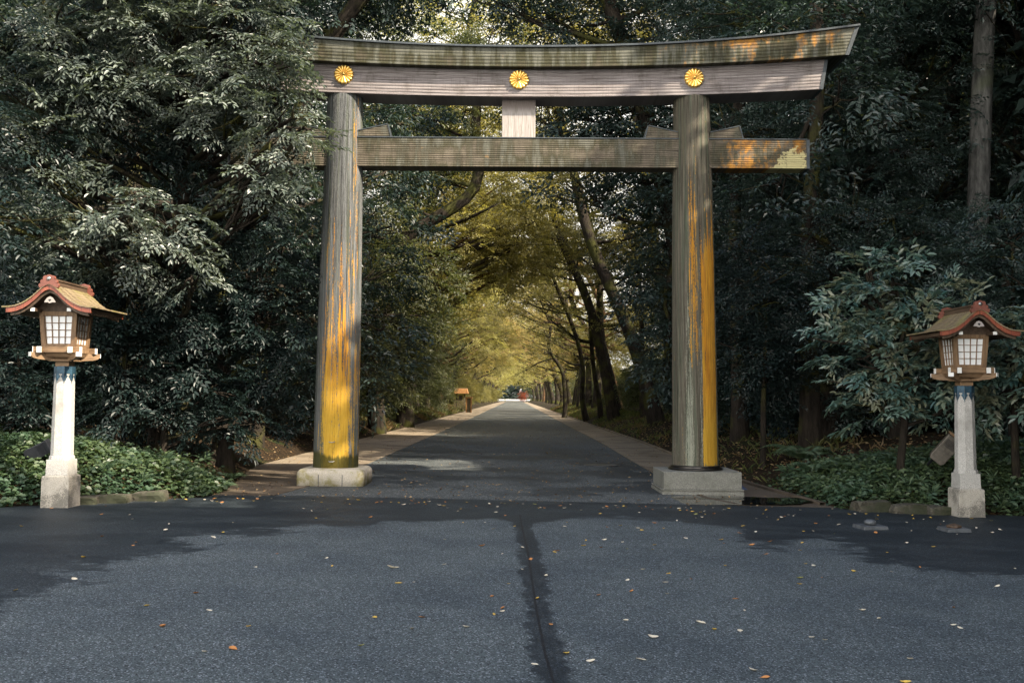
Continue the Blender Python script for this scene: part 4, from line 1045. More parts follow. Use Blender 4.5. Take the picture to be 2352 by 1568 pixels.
make_tree('evergreen_tree', tk[0], tk, taper(.16, .07, 12), blobs_px([(1960, 490, 23, .75, .6), (2060, 500, 23, .8, .6), (1860, 530, 23, .7, .6), (2140, 520, 23.4, .7, .6), (1900, 610, 22.6, .85, .6), (2020, 600, 22.6, .85, .6), (2130, 620, 22.8, .8, .6), (1830, 680, 22.4, .7, .6), (2190, 560, 23.6, .6)]), 53, 'leaf_dark', 'fine', 96,
          label='spreading dark tree at the level of the tie beam, right of the gate', nsub=9, start=.2)
shrub('dark shrub filling the shade just right of the right pillar', [(1720, 700, 22.0, .85), (1800, 760, 22.2, .8), (1700, 800, 22.3, .7), (1770, 620, 22.2, .8), (1850, 820, 22.5, .7), (1690, 640, 22.4, .6), (1760, 860, 22.8, .6), (1700, 545, 22.6, .6)], 54, 'leaf_shaded', kind='fine', dens=96)
shrub('leafy shrub behind the right lantern, above the broad-leaved bush', [(2200, 600, 20.6, .6), (2280, 560, 20.2, .6), (2340, 600, 19.8, .6), (2300, 480, 20.6, .5), (2370, 510, 20.2, .6), (2330, 660, 19.6, .5), (2390, 680, 19.2, .6)], 55, leaf='leaf_dark', kind='near', dens=100)
shrub('broad-leaved evergreen bush with big pale blue-green leaves behind right lantern', [(1970, 690, 17.6, .50), (2050, 650, 17.5, .52), (2130, 690, 17.2, .52), (2040, 740, 17.2, .55), (1950, 780, 17.4, .48), (2120, 790, 16.9, .55), (2180, 720, 17.0, .40), (2020, 840, 17.2, .52), (2110, 880, 16.9, .52), (1960, 880, 17.4, .38), (2010, 930, 17.2, .40), (2190, 850, 16.8, .45), (1990, 620, 17.8, .3), (2180, 930, 17, .4)], 56, 'leaf_broad', 'broad', 88, name='broadleaf_bush', cat='bush')
shrub('broad-leaved bush at the right edge beside the lantern body', [(2290, 740, 16.8, .42), (2350, 760, 16.6, .45), (2310, 830, 16.8, .45), (2360, 880, 16.5, .5), (2290, 900, 17, .4), (2400, 800, 16.4, .5), (2330, 950, 16.9, .35)], 57, 'leaf_broad', 'broad', 84, name='broadleaf_bush', cat='bush')
for (px, y0, Y, r, lab) in ((1862, 985, 23.5, .22, 'dark mossy trunk right of the right pillar, beside the broad-leaved bush'), (2050, 400, 30, .17, 'slim dark trunk right of the upper lintel end'), (2180, 500, 31, .2, 'dark trunk left of the tall grey trunk, hung with moss'), (2325, 600, 30, .16, 'slim dark trunk at the right edge beyond the tall grey trunk'), (1700, 985, 29, .22, 'dark trunk in the shade close beside the right pillar')):
    tk = trunk_px([(px, 985, Y), (px - 6, 600, Y), (px + 8, 200, Y), (px - 4, -150, Y), (px, -420, Y)], seed=int(px), amp=.22)
    make_tree('woodland_tree', tk[0], tk, taper(r, r * .6), blobs_px([(px + dx, dy, Y, rr) for dx, dy, rr in ((-60, -300, 1.6), (90, -350, 1.8), (10, -500, 2), (-40, 90, 1.1), (70, 230, 1.0), (-70, 420, .9), (60, 0, 1.2))]), int(px) + 5, 'leaf_dark', 'mid', 44, label=lab, group='trees in the right wood', start=.5)

# leaning trees of the avenue that show their trunks
tk = trunk_px([(1610, 955, 33), (1590, 800, 33), (1565, 600, 33), (1500, 330, 33), (1440, 120, 33), (1395, 0, 33), (1340, -150, 33)], seed=21, amp=.15)
make_tree('avenue_tree', tk[0], tk, taper(.40, .22), blobs_px([(1520, 560, 33, 1.0), (1500, 440, 33, 1.4), (1560, 500, 33, 1.2), (1450, 400, 33.5, 1.0), (1540, 720, 33, .9), (1550, 810, 33, .8), (1530, 870, 32.5, .6), (1600, 240, 33, 1.6), (1430, 260, 34, 1.2), (1560, 60, 33, 1.8), (1250, 30, 33, 1.2), (1130, 0, 33, .8), (1330, -120, 33, 2.2), (1500, -150, 33, 2.2), (1330, 60, 34, 1.0), (1650, -60, 33, 2), (1200, -60, 34, 1.7), (1420, 20, 34, 1.3), (1620, 90, 33, 1.4), (1700, 200, 33, 1.2), (1380, 300, 34, .9), (1300, 420, 34, .7), (1530, 640, 33, 1.2), (1525, 690, 33.5, .9), (1560, 640, 33, 1.0), (1420, 270, 33, 1.3), (1500, 270, 33, 1.4), (1300, 260, 34, 1.1), (1540, 800, 32.5, .9), (1350, 300, 34, 1.0), (1460, 390, 33, 1.2), (1530, 400, 33, 1.3), (1240, 270, 34, .7)]), 61, 'leaf_dark', 'mid', 44,
          label='first dark avenue tree right of the road, limb showing above the top beam', nsub=9, group='leaning trees along the avenue')
tk = trunk_px([(1512, 945, 45), (1475, 850, 45), (1447, 760, 45), (1410, 680, 45), (1368, 590, 45), (1340, 520, 45), (1320, 400, 45), (1280, 250, 45)], seed=22, amp=.1)
make_tree('avenue_tree', tk[0], tk, taper(.32, .2), blobs_px([(1290, 330, 45, 1.5), (1400, 350, 45, 1.5), (1220, 430, 45, 1.2), (1330, 180, 45, 2), (1470, 540, 45.5, 1.1), (1200, 240, 45, 1.6), (1520, 660, 45, 1.0), (1250, 80, 45, 1.8), (1430, 130, 45, 2)]), 62, 'leaf_olive', 'mid', 30,
          label='avenue tree with smooth trunk leaning left, nearest the right pillar', nsub=10, group='leaning trees along the avenue', start=.45)
tk = trunk_px([(1412, 938, 60), (1388, 860, 60), (1362, 760, 60), (1348, 690, 60), (1322, 610, 60), (1288, 545, 60), (1272, 490, 60), (1260, 380, 60)], seed=23, amp=.22)
make_tree('avenue_tree', tk[0], tk, taper(.31, .20), blobs_px([(1240, 440, 60, 1.6), (1330, 450, 60, 1.6), (1200, 520, 60, 1.3), (1390, 540, 60, 1.3), (1290, 340, 60, 2), (1210, 330, 60, 1.8), (1440, 620, 62, 1.2), (1230, 600, 61, 1.0)]), 63, 'leaf_olive', 'mid', 28,
          label='crooked mossy avenue trunk right of the road, leaning left', nsub=10, group='leaning trees along the avenue', start=.5)
tk = trunk_px([(868, 950, 46), (850, 760, 46), (862, 620, 46), (930, 540, 46), (1005, 500, 46), (1050, 478, 46), (1085, 450, 46), (1112, 425, 46), (1104, 390, 46), (1090, 300, 46), (1100, 180, 46)], n=26, seed=24, amp=.05)
make_tree('avenue_tree', tk[0], tk, np.linspace(.42, .20, 26), blobs_px([(900, 440, 45, 1.5), (980, 330, 46, 1.3), (1060, 260, 46, 1.3), (1130, 200, 46, 1.2), (930, 250, 45, 1.7), (1000, 120, 46, 1.7), (1140, 60, 46, 1.4), (880, 600, 43, 1.5), (950, 610, 43, 1.2), (900, 740, 42, 1.4), (870, 850, 41, 1.2), (950, 760, 43, 1.0), (860, 330, 44, 1.4), (1000, 650, 44, 1.0), (850, 500, 43, 1.4), (1020, 420, 47, 1.0), (920, 850, 42, .9), (990, 730, 45, .9)]), 64, 'leaf_mid', 'mid', 44,
          label='avenue tree left of the road with a mossy elbow-bent bough below the tie beam', nsub=9, group='leaning trees along the avenue', start=.3)
tk = trunk_px([(930, 950, 57), (960, 700, 57), (1010, 400, 57), (1060, 150, 57), (1090, 0, 57)], seed=25, amp=.3)
make_tree('avenue_tree', tk[0], tk, taper(.4, .16), blobs_px([(960, 60, 57, 1.6), (1060, 30, 57, 1.8), (1150, 60, 57, 1.8), (1010, 110, 57, 1.3), (1230, 70, 58, 1.5), (930, -20, 57, 1.6), (1180, -30, 57, 2), (1110, 250, 58, 1.3), (1040, 280, 58, 1.3), (980, 200, 58, 1.1), (1150, 330, 58, 1.0), (1080, 480, 58, 1.2), (1020, 560, 58, 1.1), (960, 480, 58, 1.2)]), 65, 'leaf_sun', 'mid', 30,
          label='sunlit yellow-green tree crown showing above the middle of the top beam', nsub=10, limb_r=.06, group='leaning trees along the avenue', start=.4)
tk = trunk_px([(1560, 950, 58), (1530, 700, 58), (1480, 400, 58), (1430, 100, 58), (1400, -60, 58)], seed=26, amp=.3)
make_tree('avenue_tree', tk[0], tk, taper(.4, .16), blobs_px([(1290, 40, 58, 1.9), (1370, 70, 58, 1.7), (1450, 30, 58, 1.9), (1530, 80, 58, 1.7), (1300, -50, 58, 2.2), (1430, -60, 58, 2.2), (1560, -40, 58, 2.2), (1640, 60, 58, 1.8), (1600, 200, 58, 1.6), (1480, 200, 58, 1.5), (1380, 190, 58, 1.3), (1660, -60, 58, 2)]), 66, 'leaf_olive', 'mid', 38,
          label='olive tree crown showing above the right half of the top beam', nsub=10, limb_r=.06, group='leaning trees along the avenue', start=.4)
tk = trunk_px([(700, 950, 52), (730, 700, 52), (780, 400, 52), (820, 100, 52), (840, -60, 52)], seed=27, amp=.3)
make_tree('avenue_tree', tk[0], tk, taper(.4, .16), blobs_px([(770, 30, 52, 1.7), (850, 60, 52, 1.5), (920, 20, 53, 1.4), (820, -50, 52, 2), (920, -70, 52, 1.8), (720, 90, 52, 1.5), (860, 260, 52, 1.5), (800, 160, 52, 1.4), (950, 240, 53, 1.2)]), 67, 'leaf_mid', 'mid', 38,
          label='tree crown showing above the left end of the top beam, behind the dark trunk', nsub=10, limb_r=.06, group='leaning trees along the avenue', start=.4)
for i, (pts, r, lab) in enumerate((([(1318, 930, 72), (1300, 880, 72), (1288, 820, 72), (1275, 740, 72), (1240, 650, 72), (1225, 560, 72)], .19, 'slender dark trunk left of the crooked mossy trunk, leaning left'),
                                   ([(1345, 932, 66), (1330, 870, 66), (1322, 800, 66), (1318, 700, 66), (1290, 620, 66)], .18, 'slender dark trunk just left of the crooked mossy trunk, nearly upright'),
                                   ([(1442, 934, 55), (1436, 850, 55), (1438, 740, 55), (1425, 620, 55)], .20, 'upright dark trunk between the two leaning trunks right of the road'),
                                   ([(1270, 926, 88), (1262, 880, 88), (1250, 800, 88), (1228, 720, 88)], .20, 'thin dark trunk nearest the road on the right side'))):
    tk = trunk_px(pts, amp=.75, seed=70 + i); tk[:, 0] += 1.0; e = pts[-1]
    make_tree('avenue_tree', tk[0], tk, taper(r, r * .55), blobs_px([(e[0] + dx, e[1] + dy, e[2], q) for dx, dy, q in ((-30, -50, 1.5), (40, -70, 1.4), (-70, -10, 1.1), (0, -120, 1.7), (60, 0, 1.0), (30, 90, .9), (-20, 130, .7))]), 170 + i, 'leaf_olive', 'mid', 30, label=lab, nsub=9, group='leaning trees along the avenue', start=.55)
# rows of avenue trees: six crowns, copied and turned
ORD = 'first second third fourth fifth sixth seventh eighth ninth tenth eleventh twelfth thirteenth fourteenth fifteenth sixteenth seventeenth eighteenth nineteenth twentieth'.split()
PROTO = []
for k in range(6):
    H = [20, 22, 19, 23, 21, 18][k]
    T, tr, bl = auto_tree(200 + k, H, (.19 + .05 * (k % 3), .04 * (k - 2)), 'leaf_mid', 'mid', 26, 24, 5.2, .40 + .03 * (k % 3), low=.30)
    rng = np.random.default_rng(300 + k)
    V, F = branching(T, tr, bl, rng, 7, limb_r=.13, start=.25)
    bark = mesh_np('trunk', V, F, smooth_=True, mat=M['bark'])
    C, O = blob_points(bl, rng, 19); V, Tn = crown_np(C, O, rng, 'mid', droop=.1)
    C, O = blob_points(bl, rng, 13); V2, Tn2 = crown_np(C, O, rng, 'mid', (.7, 1.1), droop=.1)
    PROTO.append((bark, leaf_mesh('crown', V, Tn, M['leaf_mid']), leaf_mesh('crown', V2, Tn2, M['leaf_mid'])))
    C, O = blob_points(bl, rng, 8); V2, Tn2 = crown_np(C, O, rng, 'mid', (.7, 1.1), droop=.1)
    PROTO[-1] = PROTO[-1] + (leaf_mesh('crown', V2, Tn2, M['leaf_mid']),)
def place_tree(k, x, y, rot, sc, leaf, bark, label, group, name='avenue_tree', z=None, cat='tree'):
    t = empty(name, (x, y, float(terrain(x, y)) - .1 if z is None else z), rot); t.scale = (sc, sc, sc)
    a = link('trunk', PROTO[k][0], t); c = link('crown', PROTO[k][1 if len(PROTO[k]) < 3 or abs(x) > 12 else (3 if x > 0 else (2 if y > 75 else 1))], t)
    for o, m in ((a, M[bark]), (c, M[leaf])):
        o.material_slots[0].link = 'OBJECT'; o.material_slots[0].material = m
    tag(t, label, cat, group); return t
rr = random.Random(5)
iL = iR = 0
y = 52.0
while y < 404:
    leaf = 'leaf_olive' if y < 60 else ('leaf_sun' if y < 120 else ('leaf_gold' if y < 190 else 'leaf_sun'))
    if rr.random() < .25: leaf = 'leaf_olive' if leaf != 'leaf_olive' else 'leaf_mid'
    x = -8.6 + rr.uniform(-.8, .5)
    lab = (ORD[iL] + ' tree from the gate in the straight row along the left bank') if iL < 20 else 'tree at the far end of the left bank'
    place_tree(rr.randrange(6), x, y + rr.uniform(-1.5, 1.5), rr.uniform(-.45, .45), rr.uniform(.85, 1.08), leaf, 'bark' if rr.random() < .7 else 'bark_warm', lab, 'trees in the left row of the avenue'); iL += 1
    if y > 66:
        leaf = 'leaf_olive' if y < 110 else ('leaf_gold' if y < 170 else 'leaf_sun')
        lab = (ORD[iR] + ' tree from the gate in the straight row along the right bank') if iR < 20 else 'tree at the far end of the right bank'
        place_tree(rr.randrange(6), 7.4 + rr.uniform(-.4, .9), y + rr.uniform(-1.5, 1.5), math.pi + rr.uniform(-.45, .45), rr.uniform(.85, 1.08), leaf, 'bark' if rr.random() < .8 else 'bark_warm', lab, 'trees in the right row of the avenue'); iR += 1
    y += 9.5 if y < 150 else 16
# second ranks in the wood on both sides
for i, (x, y) in enumerate(((-14, 30), (-19, 38), (-13.5, 44), (-21, 52), (-15, 60), (-22, 70), (-15, 78), (-12, 33), (-26, 33), (-17, 26))):
    place_tree(rr.randrange(6), x, y, rr.uniform(0, 6.28), rr.uniform(.85, 1.05), 'leaf_dark' if i % 2 else 'leaf_mid', 'bark', 'dark tree deep in the shade of the left wood', 'trees deep in the left wood', 'woodland_tree')
for i, (x, y) in enumerate(((12.5, 33), (16, 37), (23, 33), (11.5, 50), (18, 31), (14, 42), (21, 40), (13, 54), (26, 36), (19, 56), (14, 66), (24, 66), (29, 46))):
    place_tree(rr.randrange(6), x, y, rr.uniform(0, 6.28), rr.uniform(.85, 1.05), 'leaf_mid' if i % 3 == 2 else 'leaf_dark', 'bark', 'tree deep in the right wood behind the dark evergreens', 'trees deep in the right wood', 'woodland_tree')

# low trees leafy to the ground
LOW = []
for k in range(3):
    T, tr, bl = auto_tree(400 + k, 9.5, (.06, 0), 'leaf_mid', 'mid', 26, 22, 3.0, .15, low=.10)
    bl = [(c, r * 1.35) for c, r in bl]
    rng = np.random.default_rng(500 + k); V, F = branching(T, tr, bl, rng, 6, limb_r=.06, start=.08)
    bark = mesh_np('trunk', V, F, smooth_=True, mat=M['bark']); C, O = blob_points(bl, rng, 34); V, Tn = crown_np(C, O, rng, 'mid', (.6, 1.0), droop=.12)
    LOW.append((bark, leaf_mesh('crown', V, Tn, M['leaf_mid'])))
PROTO += LOW
for i, (x, y, s, lf) in enumerate(((-9.6, 27, .8, 'leaf_shaded'), (-9.4, 33, .9, 'leaf_dark'), (-9.6, 39, .95, 'leaf_dark'), (-9.3, 46, .95, 'leaf_mid'), (-9.5, 54, 1.0, 'leaf_mid'), (-9.4, 63, 1.0, 'leaf_mid'), (-9.6, 73, 1.0, 'leaf_mid'), (-9.4, 84, 1.05, 'leaf_mid'), (-9.6, 97, 1.05, 'leaf_mid'), (-10.5, 112, 1.1, 'leaf_mid'), (-9.6, 135, 1.1, 'leaf_olive'), (-9.6, 160, 1.1, 'leaf_olive'))):
    place_tree(6 + i % 3, x, y, rr.uniform(-.6, .6), s, lf, 'bark', ORD[i] + ' of the low bushy trees from the gate, on the left bank', 'low bushy trees on the left bank', 'bushy_tree')
for i, (x, y, s, lf) in enumerate(((9.0, 26.5, .85, 'leaf_shaded'), (9.4, 32, .9, 'leaf_dark'), (9.3, 39, .9, 'leaf_dark'), (14.5, 48, .95, 'leaf_dark'), (14.6, 58, .95, 'leaf_mid'), (13.8, 70, 1.0, 'leaf_mid'), (13.8, 84, 1.0, 'leaf_mid'), (12.5, 100, 1.05, 'leaf_olive'), (10.5, 120, 1.05, 'leaf_olive'), (10.5, 145, 1.1, 'leaf_olive'))):
    place_tree(6 + i % 3, x, y, math.pi + rr.uniform(-.6, .6), s, lf, 'bark', ORD[i] + ' of the low bushy trees from the gate, on the right bank', 'low bushy trees on the right bank', 'bushy_tree')

# shrubs along the banks
rngS = np.random.default_rng(77); SHR = []
for k in range(3):
    B = []
    for j in range(9):
        a = rngS.uniform(0, 6.28); r = rngS.uniform(0, 1.1); B.append((np.array([r * math.cos(a), r * math.sin(a), rngS.uniform(.5, 2.6)]), np.array([.75, .75, .5])))
    T = np.stack([np.zeros(8), np.zeros(8), np.linspace(-.1, 2.0, 8)], -1)
    V, F = branching(wobble(T, .2, k), np.linspace(.07, .03, 8), B, rngS, 6, limb_r=.05, start=.1)
    C, O = blob_points(B, rngS, 70); W, Tn = crown_np(C, O, rngS, 'mid', (.5, .85), droop=.1)
    SHR.append((mesh_np('stem', V, F, smooth_=True, mat=M['bark']), leaf_mesh('crown', W, Tn, M['leaf_mid'])))
def place_shrub(x, y, sc, leaf, label, group):
    t = empty('shrub', (x, y, float(terrain(x, y)) - .05), rr.uniform(0, 6.28)); t.scale = (sc, sc, sc * rr.uniform(.85, 1.25))
    k = rr.randrange(3); link('stem', SHR[k][0], t); c = link('crown', SHR[k][1], t)
    c.material_slots[0].link = 'OBJECT'; c.material_slots[0].material = M[leaf]; tag(t, label, 'shrub', group)
for y in np.arange(26, 118, 5.2):
    if abs(y - 118) < 6: continue
    place_shrub(-9.2 + rr.uniform(-.8, .5) - (.4 if y < 40 else 0), y, rr.uniform(.8, 1.35), 'leaf_dark' if y < 40 else 'leaf_mid', 'leafy shrub under the trees of the left bank', 'shrubs on the left bank')
for y in np.arange(30, 150, 6.0):
    place_shrub(8.9 + rr.uniform(-.5, 1.2), y, rr.uniform(.8, 1.3), 'leaf_dark' if y < 60 else 'leaf_mid', 'leafy shrub behind the trunks of the right bank', 'shrubs on the right bank')
for y in np.arange(130, 404, 15):
    place_shrub(-8.2 + rr.uniform(-.5, .5), y, rr.uniform(1, 1.5), 'leaf_olive', 'pale shrub far along the left bank', 'far shrubs on the left bank')

for x, y, s, lf in ((-10.5, 25, 1.5, 'leaf_dark'), (-13, 27, 1.9, 'leaf_dark'), (-9.4, 30, 1.3, 'leaf_dark'), (-16, 30, 2.2, 'leaf_dark'), (-11.5, 36, 1.8, 'leaf_dark'), (-15, 40, 2.2, 'leaf_mid'), (-12, 48, 2, 'leaf_mid'), (-20, 30, 2.2, 'leaf_dark')):
    place_shrub(x, y, s, lf, 'tall dark shrub in the undergrowth of the left wood', 'undergrowth of the left wood')
for x, y, s, lf in ((8.2, 25, 1.0, 'leaf_dark'), (10.5, 28, 1.7, 'leaf_dark'), (13, 29, 2.1, 'leaf_dark'), (15.5, 27.5, 2.0, 'leaf_dark'), (9.5, 33, 1.5, 'leaf_dark'), (12, 37, 2.2, 'leaf_mid'), (17, 35, 2.4, 'leaf_dark'), (10.5, 45, 1.8, 'leaf_mid'), (15, 48, 2.3, 'leaf_mid'), (20, 31, 2.3, 'leaf_dark'), (12, 24, 1.4, 'leaf_dark'), (11.6, 20.5, 1.3, 'leaf_dark'), (13.5, 22.5, 1.5, 'leaf_dark')):
    place_shrub(x, y, s, lf, 'tall dark shrub in the undergrowth of the right wood', 'undergrowth of the right wood')

# far-off masses of wood, plus unseen ones added to block the sun
def wood(name, n, seed, box, leaf, label, kind='mass'):
    rng = np.random.default_rng(seed); (x0, x1), (y0, y1), (z0, z1) = box
    C = np.stack([rng.uniform(x0, x1, n), rng.uniform(y0, y1, n), z0 + (z1 - z0) * rng.uniform(0, 1, n) ** .85], -1)
    keep = fbm(C[:, 0] * .22, C[:, 1] * .22 + C[:, 2] * .3, seed, 3) > (.2 if name == 'shading_wood' or seed in (3, 8, 9, 10) else .36)
    C = C[keep]; O = rng.normal(0, 1, C.shape); V, T = crown_np(C, O, rng, kind, droop=.1)
    tag(link(name, leaf_mesh(name, V, T, M[leaf])), label, 'wood', kind='stuff')
wood('distant_wood', 3000, 1, ((-75, -24), (24, 120), (0, 27)), 'leaf_dark', 'dense wood closing the view on the left side')
wood('distant_wood', 3600, 2, ((22, 75), (34, 120), (0, 30)), 'leaf_dark', 'dense wood closing the view on the right side')
wood('distant_wood', 7000, 3, ((-26, 26), (470, 500), (0, 34)), 'leaf_dark', 'blue-green wood beyond the bright clearing')
wood('shading_wood', 4200, 4, ((11.5, 19), (-7, 13.5), (0, 15)), 'leaf_dark', 'unseen tall wood added right of the forecourt to shade it')  # out of view, added to keep the sun off the forecourt
wood('shading_wood', 1100, 12, ((11.5, 17), (-7, 2.4), (13.5, 18.5)), 'leaf_dark', 'unseen higher crowns added to shade the left part of the forecourt')  # out of view, added higher up to shade the forecourt's left side
wood('distant_wood', 2000, 7, ((15, 27), (14, 30), (0, 18)), 'leaf_dark', 'dense wood added just outside the view to shade the right wood')  # out of view, added to keep the sun off the right wood
wood('distant_wood', 1900, 13, ((11.5, 44), (46, 62), (7, 27)), 'leaf_dark', 'crowns of the right wood seen between its trunks')
wood('distant_wood', 1000, 5, ((-34, -12), (120, 400), (0, 14)), 'leaf_olive', 'wood behind the far left row of the avenue')
wood('distant_wood', 600, 6, ((14, 34), (120, 400), (0, 9)), 'leaf_olive', 'wood behind the far right row of the avenue')
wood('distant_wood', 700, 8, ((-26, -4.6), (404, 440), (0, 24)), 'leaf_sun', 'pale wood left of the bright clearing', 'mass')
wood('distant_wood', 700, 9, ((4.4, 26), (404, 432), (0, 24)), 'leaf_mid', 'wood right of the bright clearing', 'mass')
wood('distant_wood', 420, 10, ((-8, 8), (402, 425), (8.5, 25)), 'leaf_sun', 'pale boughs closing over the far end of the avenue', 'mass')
p = at(1201, 909, 400)
B = [(np.array([p.x + dx, 400 + dy, p.z + dz]), np.array([1.0, 1.0, .8])) for dx, dy, dz in ((0, 0, 0), (-.5, .3, .8), (.6, 0, .6), (.2, -.3, -.7), (-.5, 0, -.5))]
zb = float(gz(0, 400)) + .05; p.x += 1.6
make_tree('red_maple', (p.x, 400, zb), np.array([(p.x, 400, zb + .3 * i) for i in range(6)]), np.linspace(.1, .05, 6), B, 91, 'leaf_red', 'mid', 40, label='small red maple at the far end of the avenue', nsub=4)

# ------------------------------------------------------------------ ground cover
def cover(name, n, seed, xr, yr, drange, mat, label, ln, h, up, wl, dens=None, kind='stuff', sil=.4, cat='ground cover'):
    rng = np.random.default_rng(seed)
    x = rng.uniform(*xr, n); y = rng.uniform(*yr, n); d = outside(x, y)
    k = (d > drange[0]) & (d < drange[1])
    if dens is not None: k &= dens(x, y, d) > rng.uniform(0, 1, n)
    x, y, d = x[k], y[k], d[k]; m = len(x)
    z = terrain(x, y) + rng.uniform(0, 1, m) * h * (.35 + .9 * fbm(x * 1.6, y * 1.6, seed))
    a = rng.uniform(0, 2 * np.pi, m)
    D = np.stack([np.cos(a), np.sin(a), rng.normal(up, .3, m)], -1); N = np.stack([rng.normal(0, sil, m), rng.normal(-.25, sil, m), np.ones(m)], -1)
    L = ln * rng.uniform(.6, 1.3, m)
    V, T = leafset(np.stack([x, y, z], -1), D, N, L, L * wl, rng.uniform(0, 1, m), oval=name == 'ivy')
    return tag(link(name, leaf_mesh(name, V.reshape(-1, 3), T.ravel(), M[mat], 6 if name == 'ivy' else 4)), label, cat, kind=kind)
patch = lambda x, y, d: smooth(.30, .5, fbm(x * .7, y * .7, 3)) * .5 + .55
cover('ivy', 30000, 11, (-9.5, -4.25), (14.2, 20.5), (.0, 4.2), 'leaf_ivy', 'bright ivy bed behind the left lantern', .085, .19, .05, .9, lambda x, y, d: smooth(19.2, 17.0, y) * smooth(-4.4, -5.4, x) * patch(x, y, d))
cover('ivy', 36000, 12, (4.6, 10.5), (15.4, 21.5), (.0, 4.2), 'leaf_ivy', 'dark ivy bed behind the right lantern', .085, .28, .05, .85, lambda x, y, d: smooth(21, 18, y) * patch(x, y, d))
cover('bank_grass', 30000, 13, (-10.5, -6.1), (36, 140), (0.02, 3.5), 'leaf_grass', 'grass and weeds on the left bank', .30, .18, 1.1, .16, lambda x, y, d: smooth(34, 48, y) * (.35 + .65 * smooth(3.5, .5, d)) * smooth(.35, .5, fbm(x * .5, y * .25, 77)), cat='grass')
cover('bank_grass', 26000, 14, (4.9, 9.0), (19, 140), (0.02, 3.0), 'leaf_grass', 'grass and weeds on the right bank', .26, .14, 1.1, .16, lambda x, y, d: (.25 + .6 * smooth(30, 50, y)) * smooth(.35, .55, fbm(x * .5, y * .25, 78)), cat='grass')
cover('leaf_litter', 16000, 15, (-11, -3.9), (15, 60), (0.0, 5), 'litter', 'brown dead leaves on the floor of the left wood', .075, .03, .1, .6, lambda x, y, d: .24 + 0 * x, cat='leaf litter')
cover('leaf_litter', 14000, 16, (4.9, 12), (16, 60), (0.0, 5), 'litter', 'brown dead leaves on the floor of the right wood', .085, .03, .1, .6, lambda x, y, d: .45 + 0 * x, cat='leaf litter')
# small leaves strewn on the avenue
rng = np.random.default_rng(18); n = 3600
y = 16.3 + 70 * rng.uniform(0, 1, n) ** 1.5; x = rng.uniform(-5.9, 4.8, n); keep = rng.uniform(0, 1, n) < .35 + .65 * fbm(x * .4, y * .3, 5) ** 2 * 2
x, y = x[keep], y[keep]; n = len(x); a = rng.uniform(0, 6.28, n)
L = rng.uniform(.03, .075, n)
V, T = leafset(np.stack([x, y, gz(x, y) + .008], -1), np.stack([np.cos(a), np.sin(a), rng.uniform(0, .35, n)], -1), np.stack([rng.normal(0, .3, n), rng.normal(0, .3, n), np.ones(n)], -1), L, L * .6, rng.uniform(0, 1, n), .3, -.1)
tag(link('leaf_litter', leaf_mesh('leaf_litter', V.reshape(-1, 3), T.ravel(), M['litter'])), 'small dead leaves strewn over the avenue paving', 'leaf litter', kind='stuff')

# ferns and bamboo grass
def fern_mesh(seed, nf=9, L=.62):
    r = np.random.default_rng(seed); P = []; D = []; N = []; S = []
    for f in range(nf):
        a = 2 * np.pi * f / nf + r.uniform(-.3, .3); u = np.array([math.cos(a), math.sin(a), 0]); l = L * r.uniform(.75, 1.15); up = r.uniform(.7, 1.1)
        side = np.array([-u[1], u[0], 0]); m = 20
        for i in range(m):
            t = (i + .6) / m; p = u * l * t * .95 + np.array([0, 0, l * up * (t - .85 * t * t)]); tn = u + np.array([0, 0, up * (1 - 1.7 * t)]); tn /= np.linalg.norm(tn)
            ll = l * .34 * math.sin(min(1, .15 + t * 1.0) * math.pi * .92) ** .8 * (1.05 - .5 * t) + .02
            for sg in (-1, 1):
                P.append(p); D.append(side * sg + tn * .45 + np.array([0, 0, -.12])); N.append(np.cross(tn, side) * -1 if False else np.array([0, 0, 1.0]) - tn * tn[2] + 1e-3); S.append(ll)
    S = np.array(S); V, T = leafset(np.array(P), np.array(D), np.array(N), S, S * .24, r.uniform(0, 1, len(P)), .1, .12)
    return leaf_mesh('fern', V.reshape(-1, 3), T.ravel(), M['leaf_fern'])
def tuft_mesh(seed, n=26, L=.36):
    r = np.random.default_rng(seed); a = r.uniform(0, 6.28, n); el = r.uniform(-.1, 1.3, n)
    D = np.stack([np.cos(a) * np.cos(el), np.sin(a) * np.cos(el), np.sin(el)], -1); P = np.stack([r.normal(0, .03, n), r.normal(0, .03, n), r.uniform(.05, .18, n)], -1)
    L_ = L * r.uniform(.6, 1.15, n); V, T = leafset(P, D, np.tile([0, 0, 1.0], (n, 1)) + r.normal(0, .1, (n, 3)), L_, L_ * .10, r.uniform(0, 1, n), .15, .28)
    return leaf_mesh('bamboo_grass', V.reshape(-1, 3), T.ravel(), M['leaf_fern'])
fm = [fern_mesh(k) for k in range(2)]; tm = [tuft_mesh(k) for k in range(3)]
def plant(me, name, px, py, sc, label, group, cat):
    # stands where the photo's ray meets the ground
    for Y in np.arange(14, 26, .05):
        p = at(px, py, Y)
        if p.z <= float(terrain(p.x, Y)) + .05: break
    o = link(name, me); o.location = (p.x, Y, float(terrain(p.x, Y)) + .02); o.scale = (sc,) * 3; o.rotation_euler = (0, 0, rr.uniform(0, 6.28)); return tag(o, label, cat, group)
plant(fm[0], 'fern', 1845, 1052, 1.6, 'tallest fern on the right bank, behind the right pillar foot', 'ferns', 'fern')
plant(fm[1], 'fern', 1882, 1085, 1.25, 'fern just in front of the tallest fern on the right bank', 'ferns', 'fern')
plant(fm[0], 'fern', 1935, 1078, 1.1, 'smaller fern right of the tallest fern', 'ferns', 'fern')
plant(fm[1], 'fern', 505, 1122, .62, 'small fern at the right end of the left ivy bed', 'ferns', 'fern')
plant(fm[0], 'fern', 535, 1095, .55, 'fern at the bare-earth end of the left ivy bed', 'ferns', 'fern')
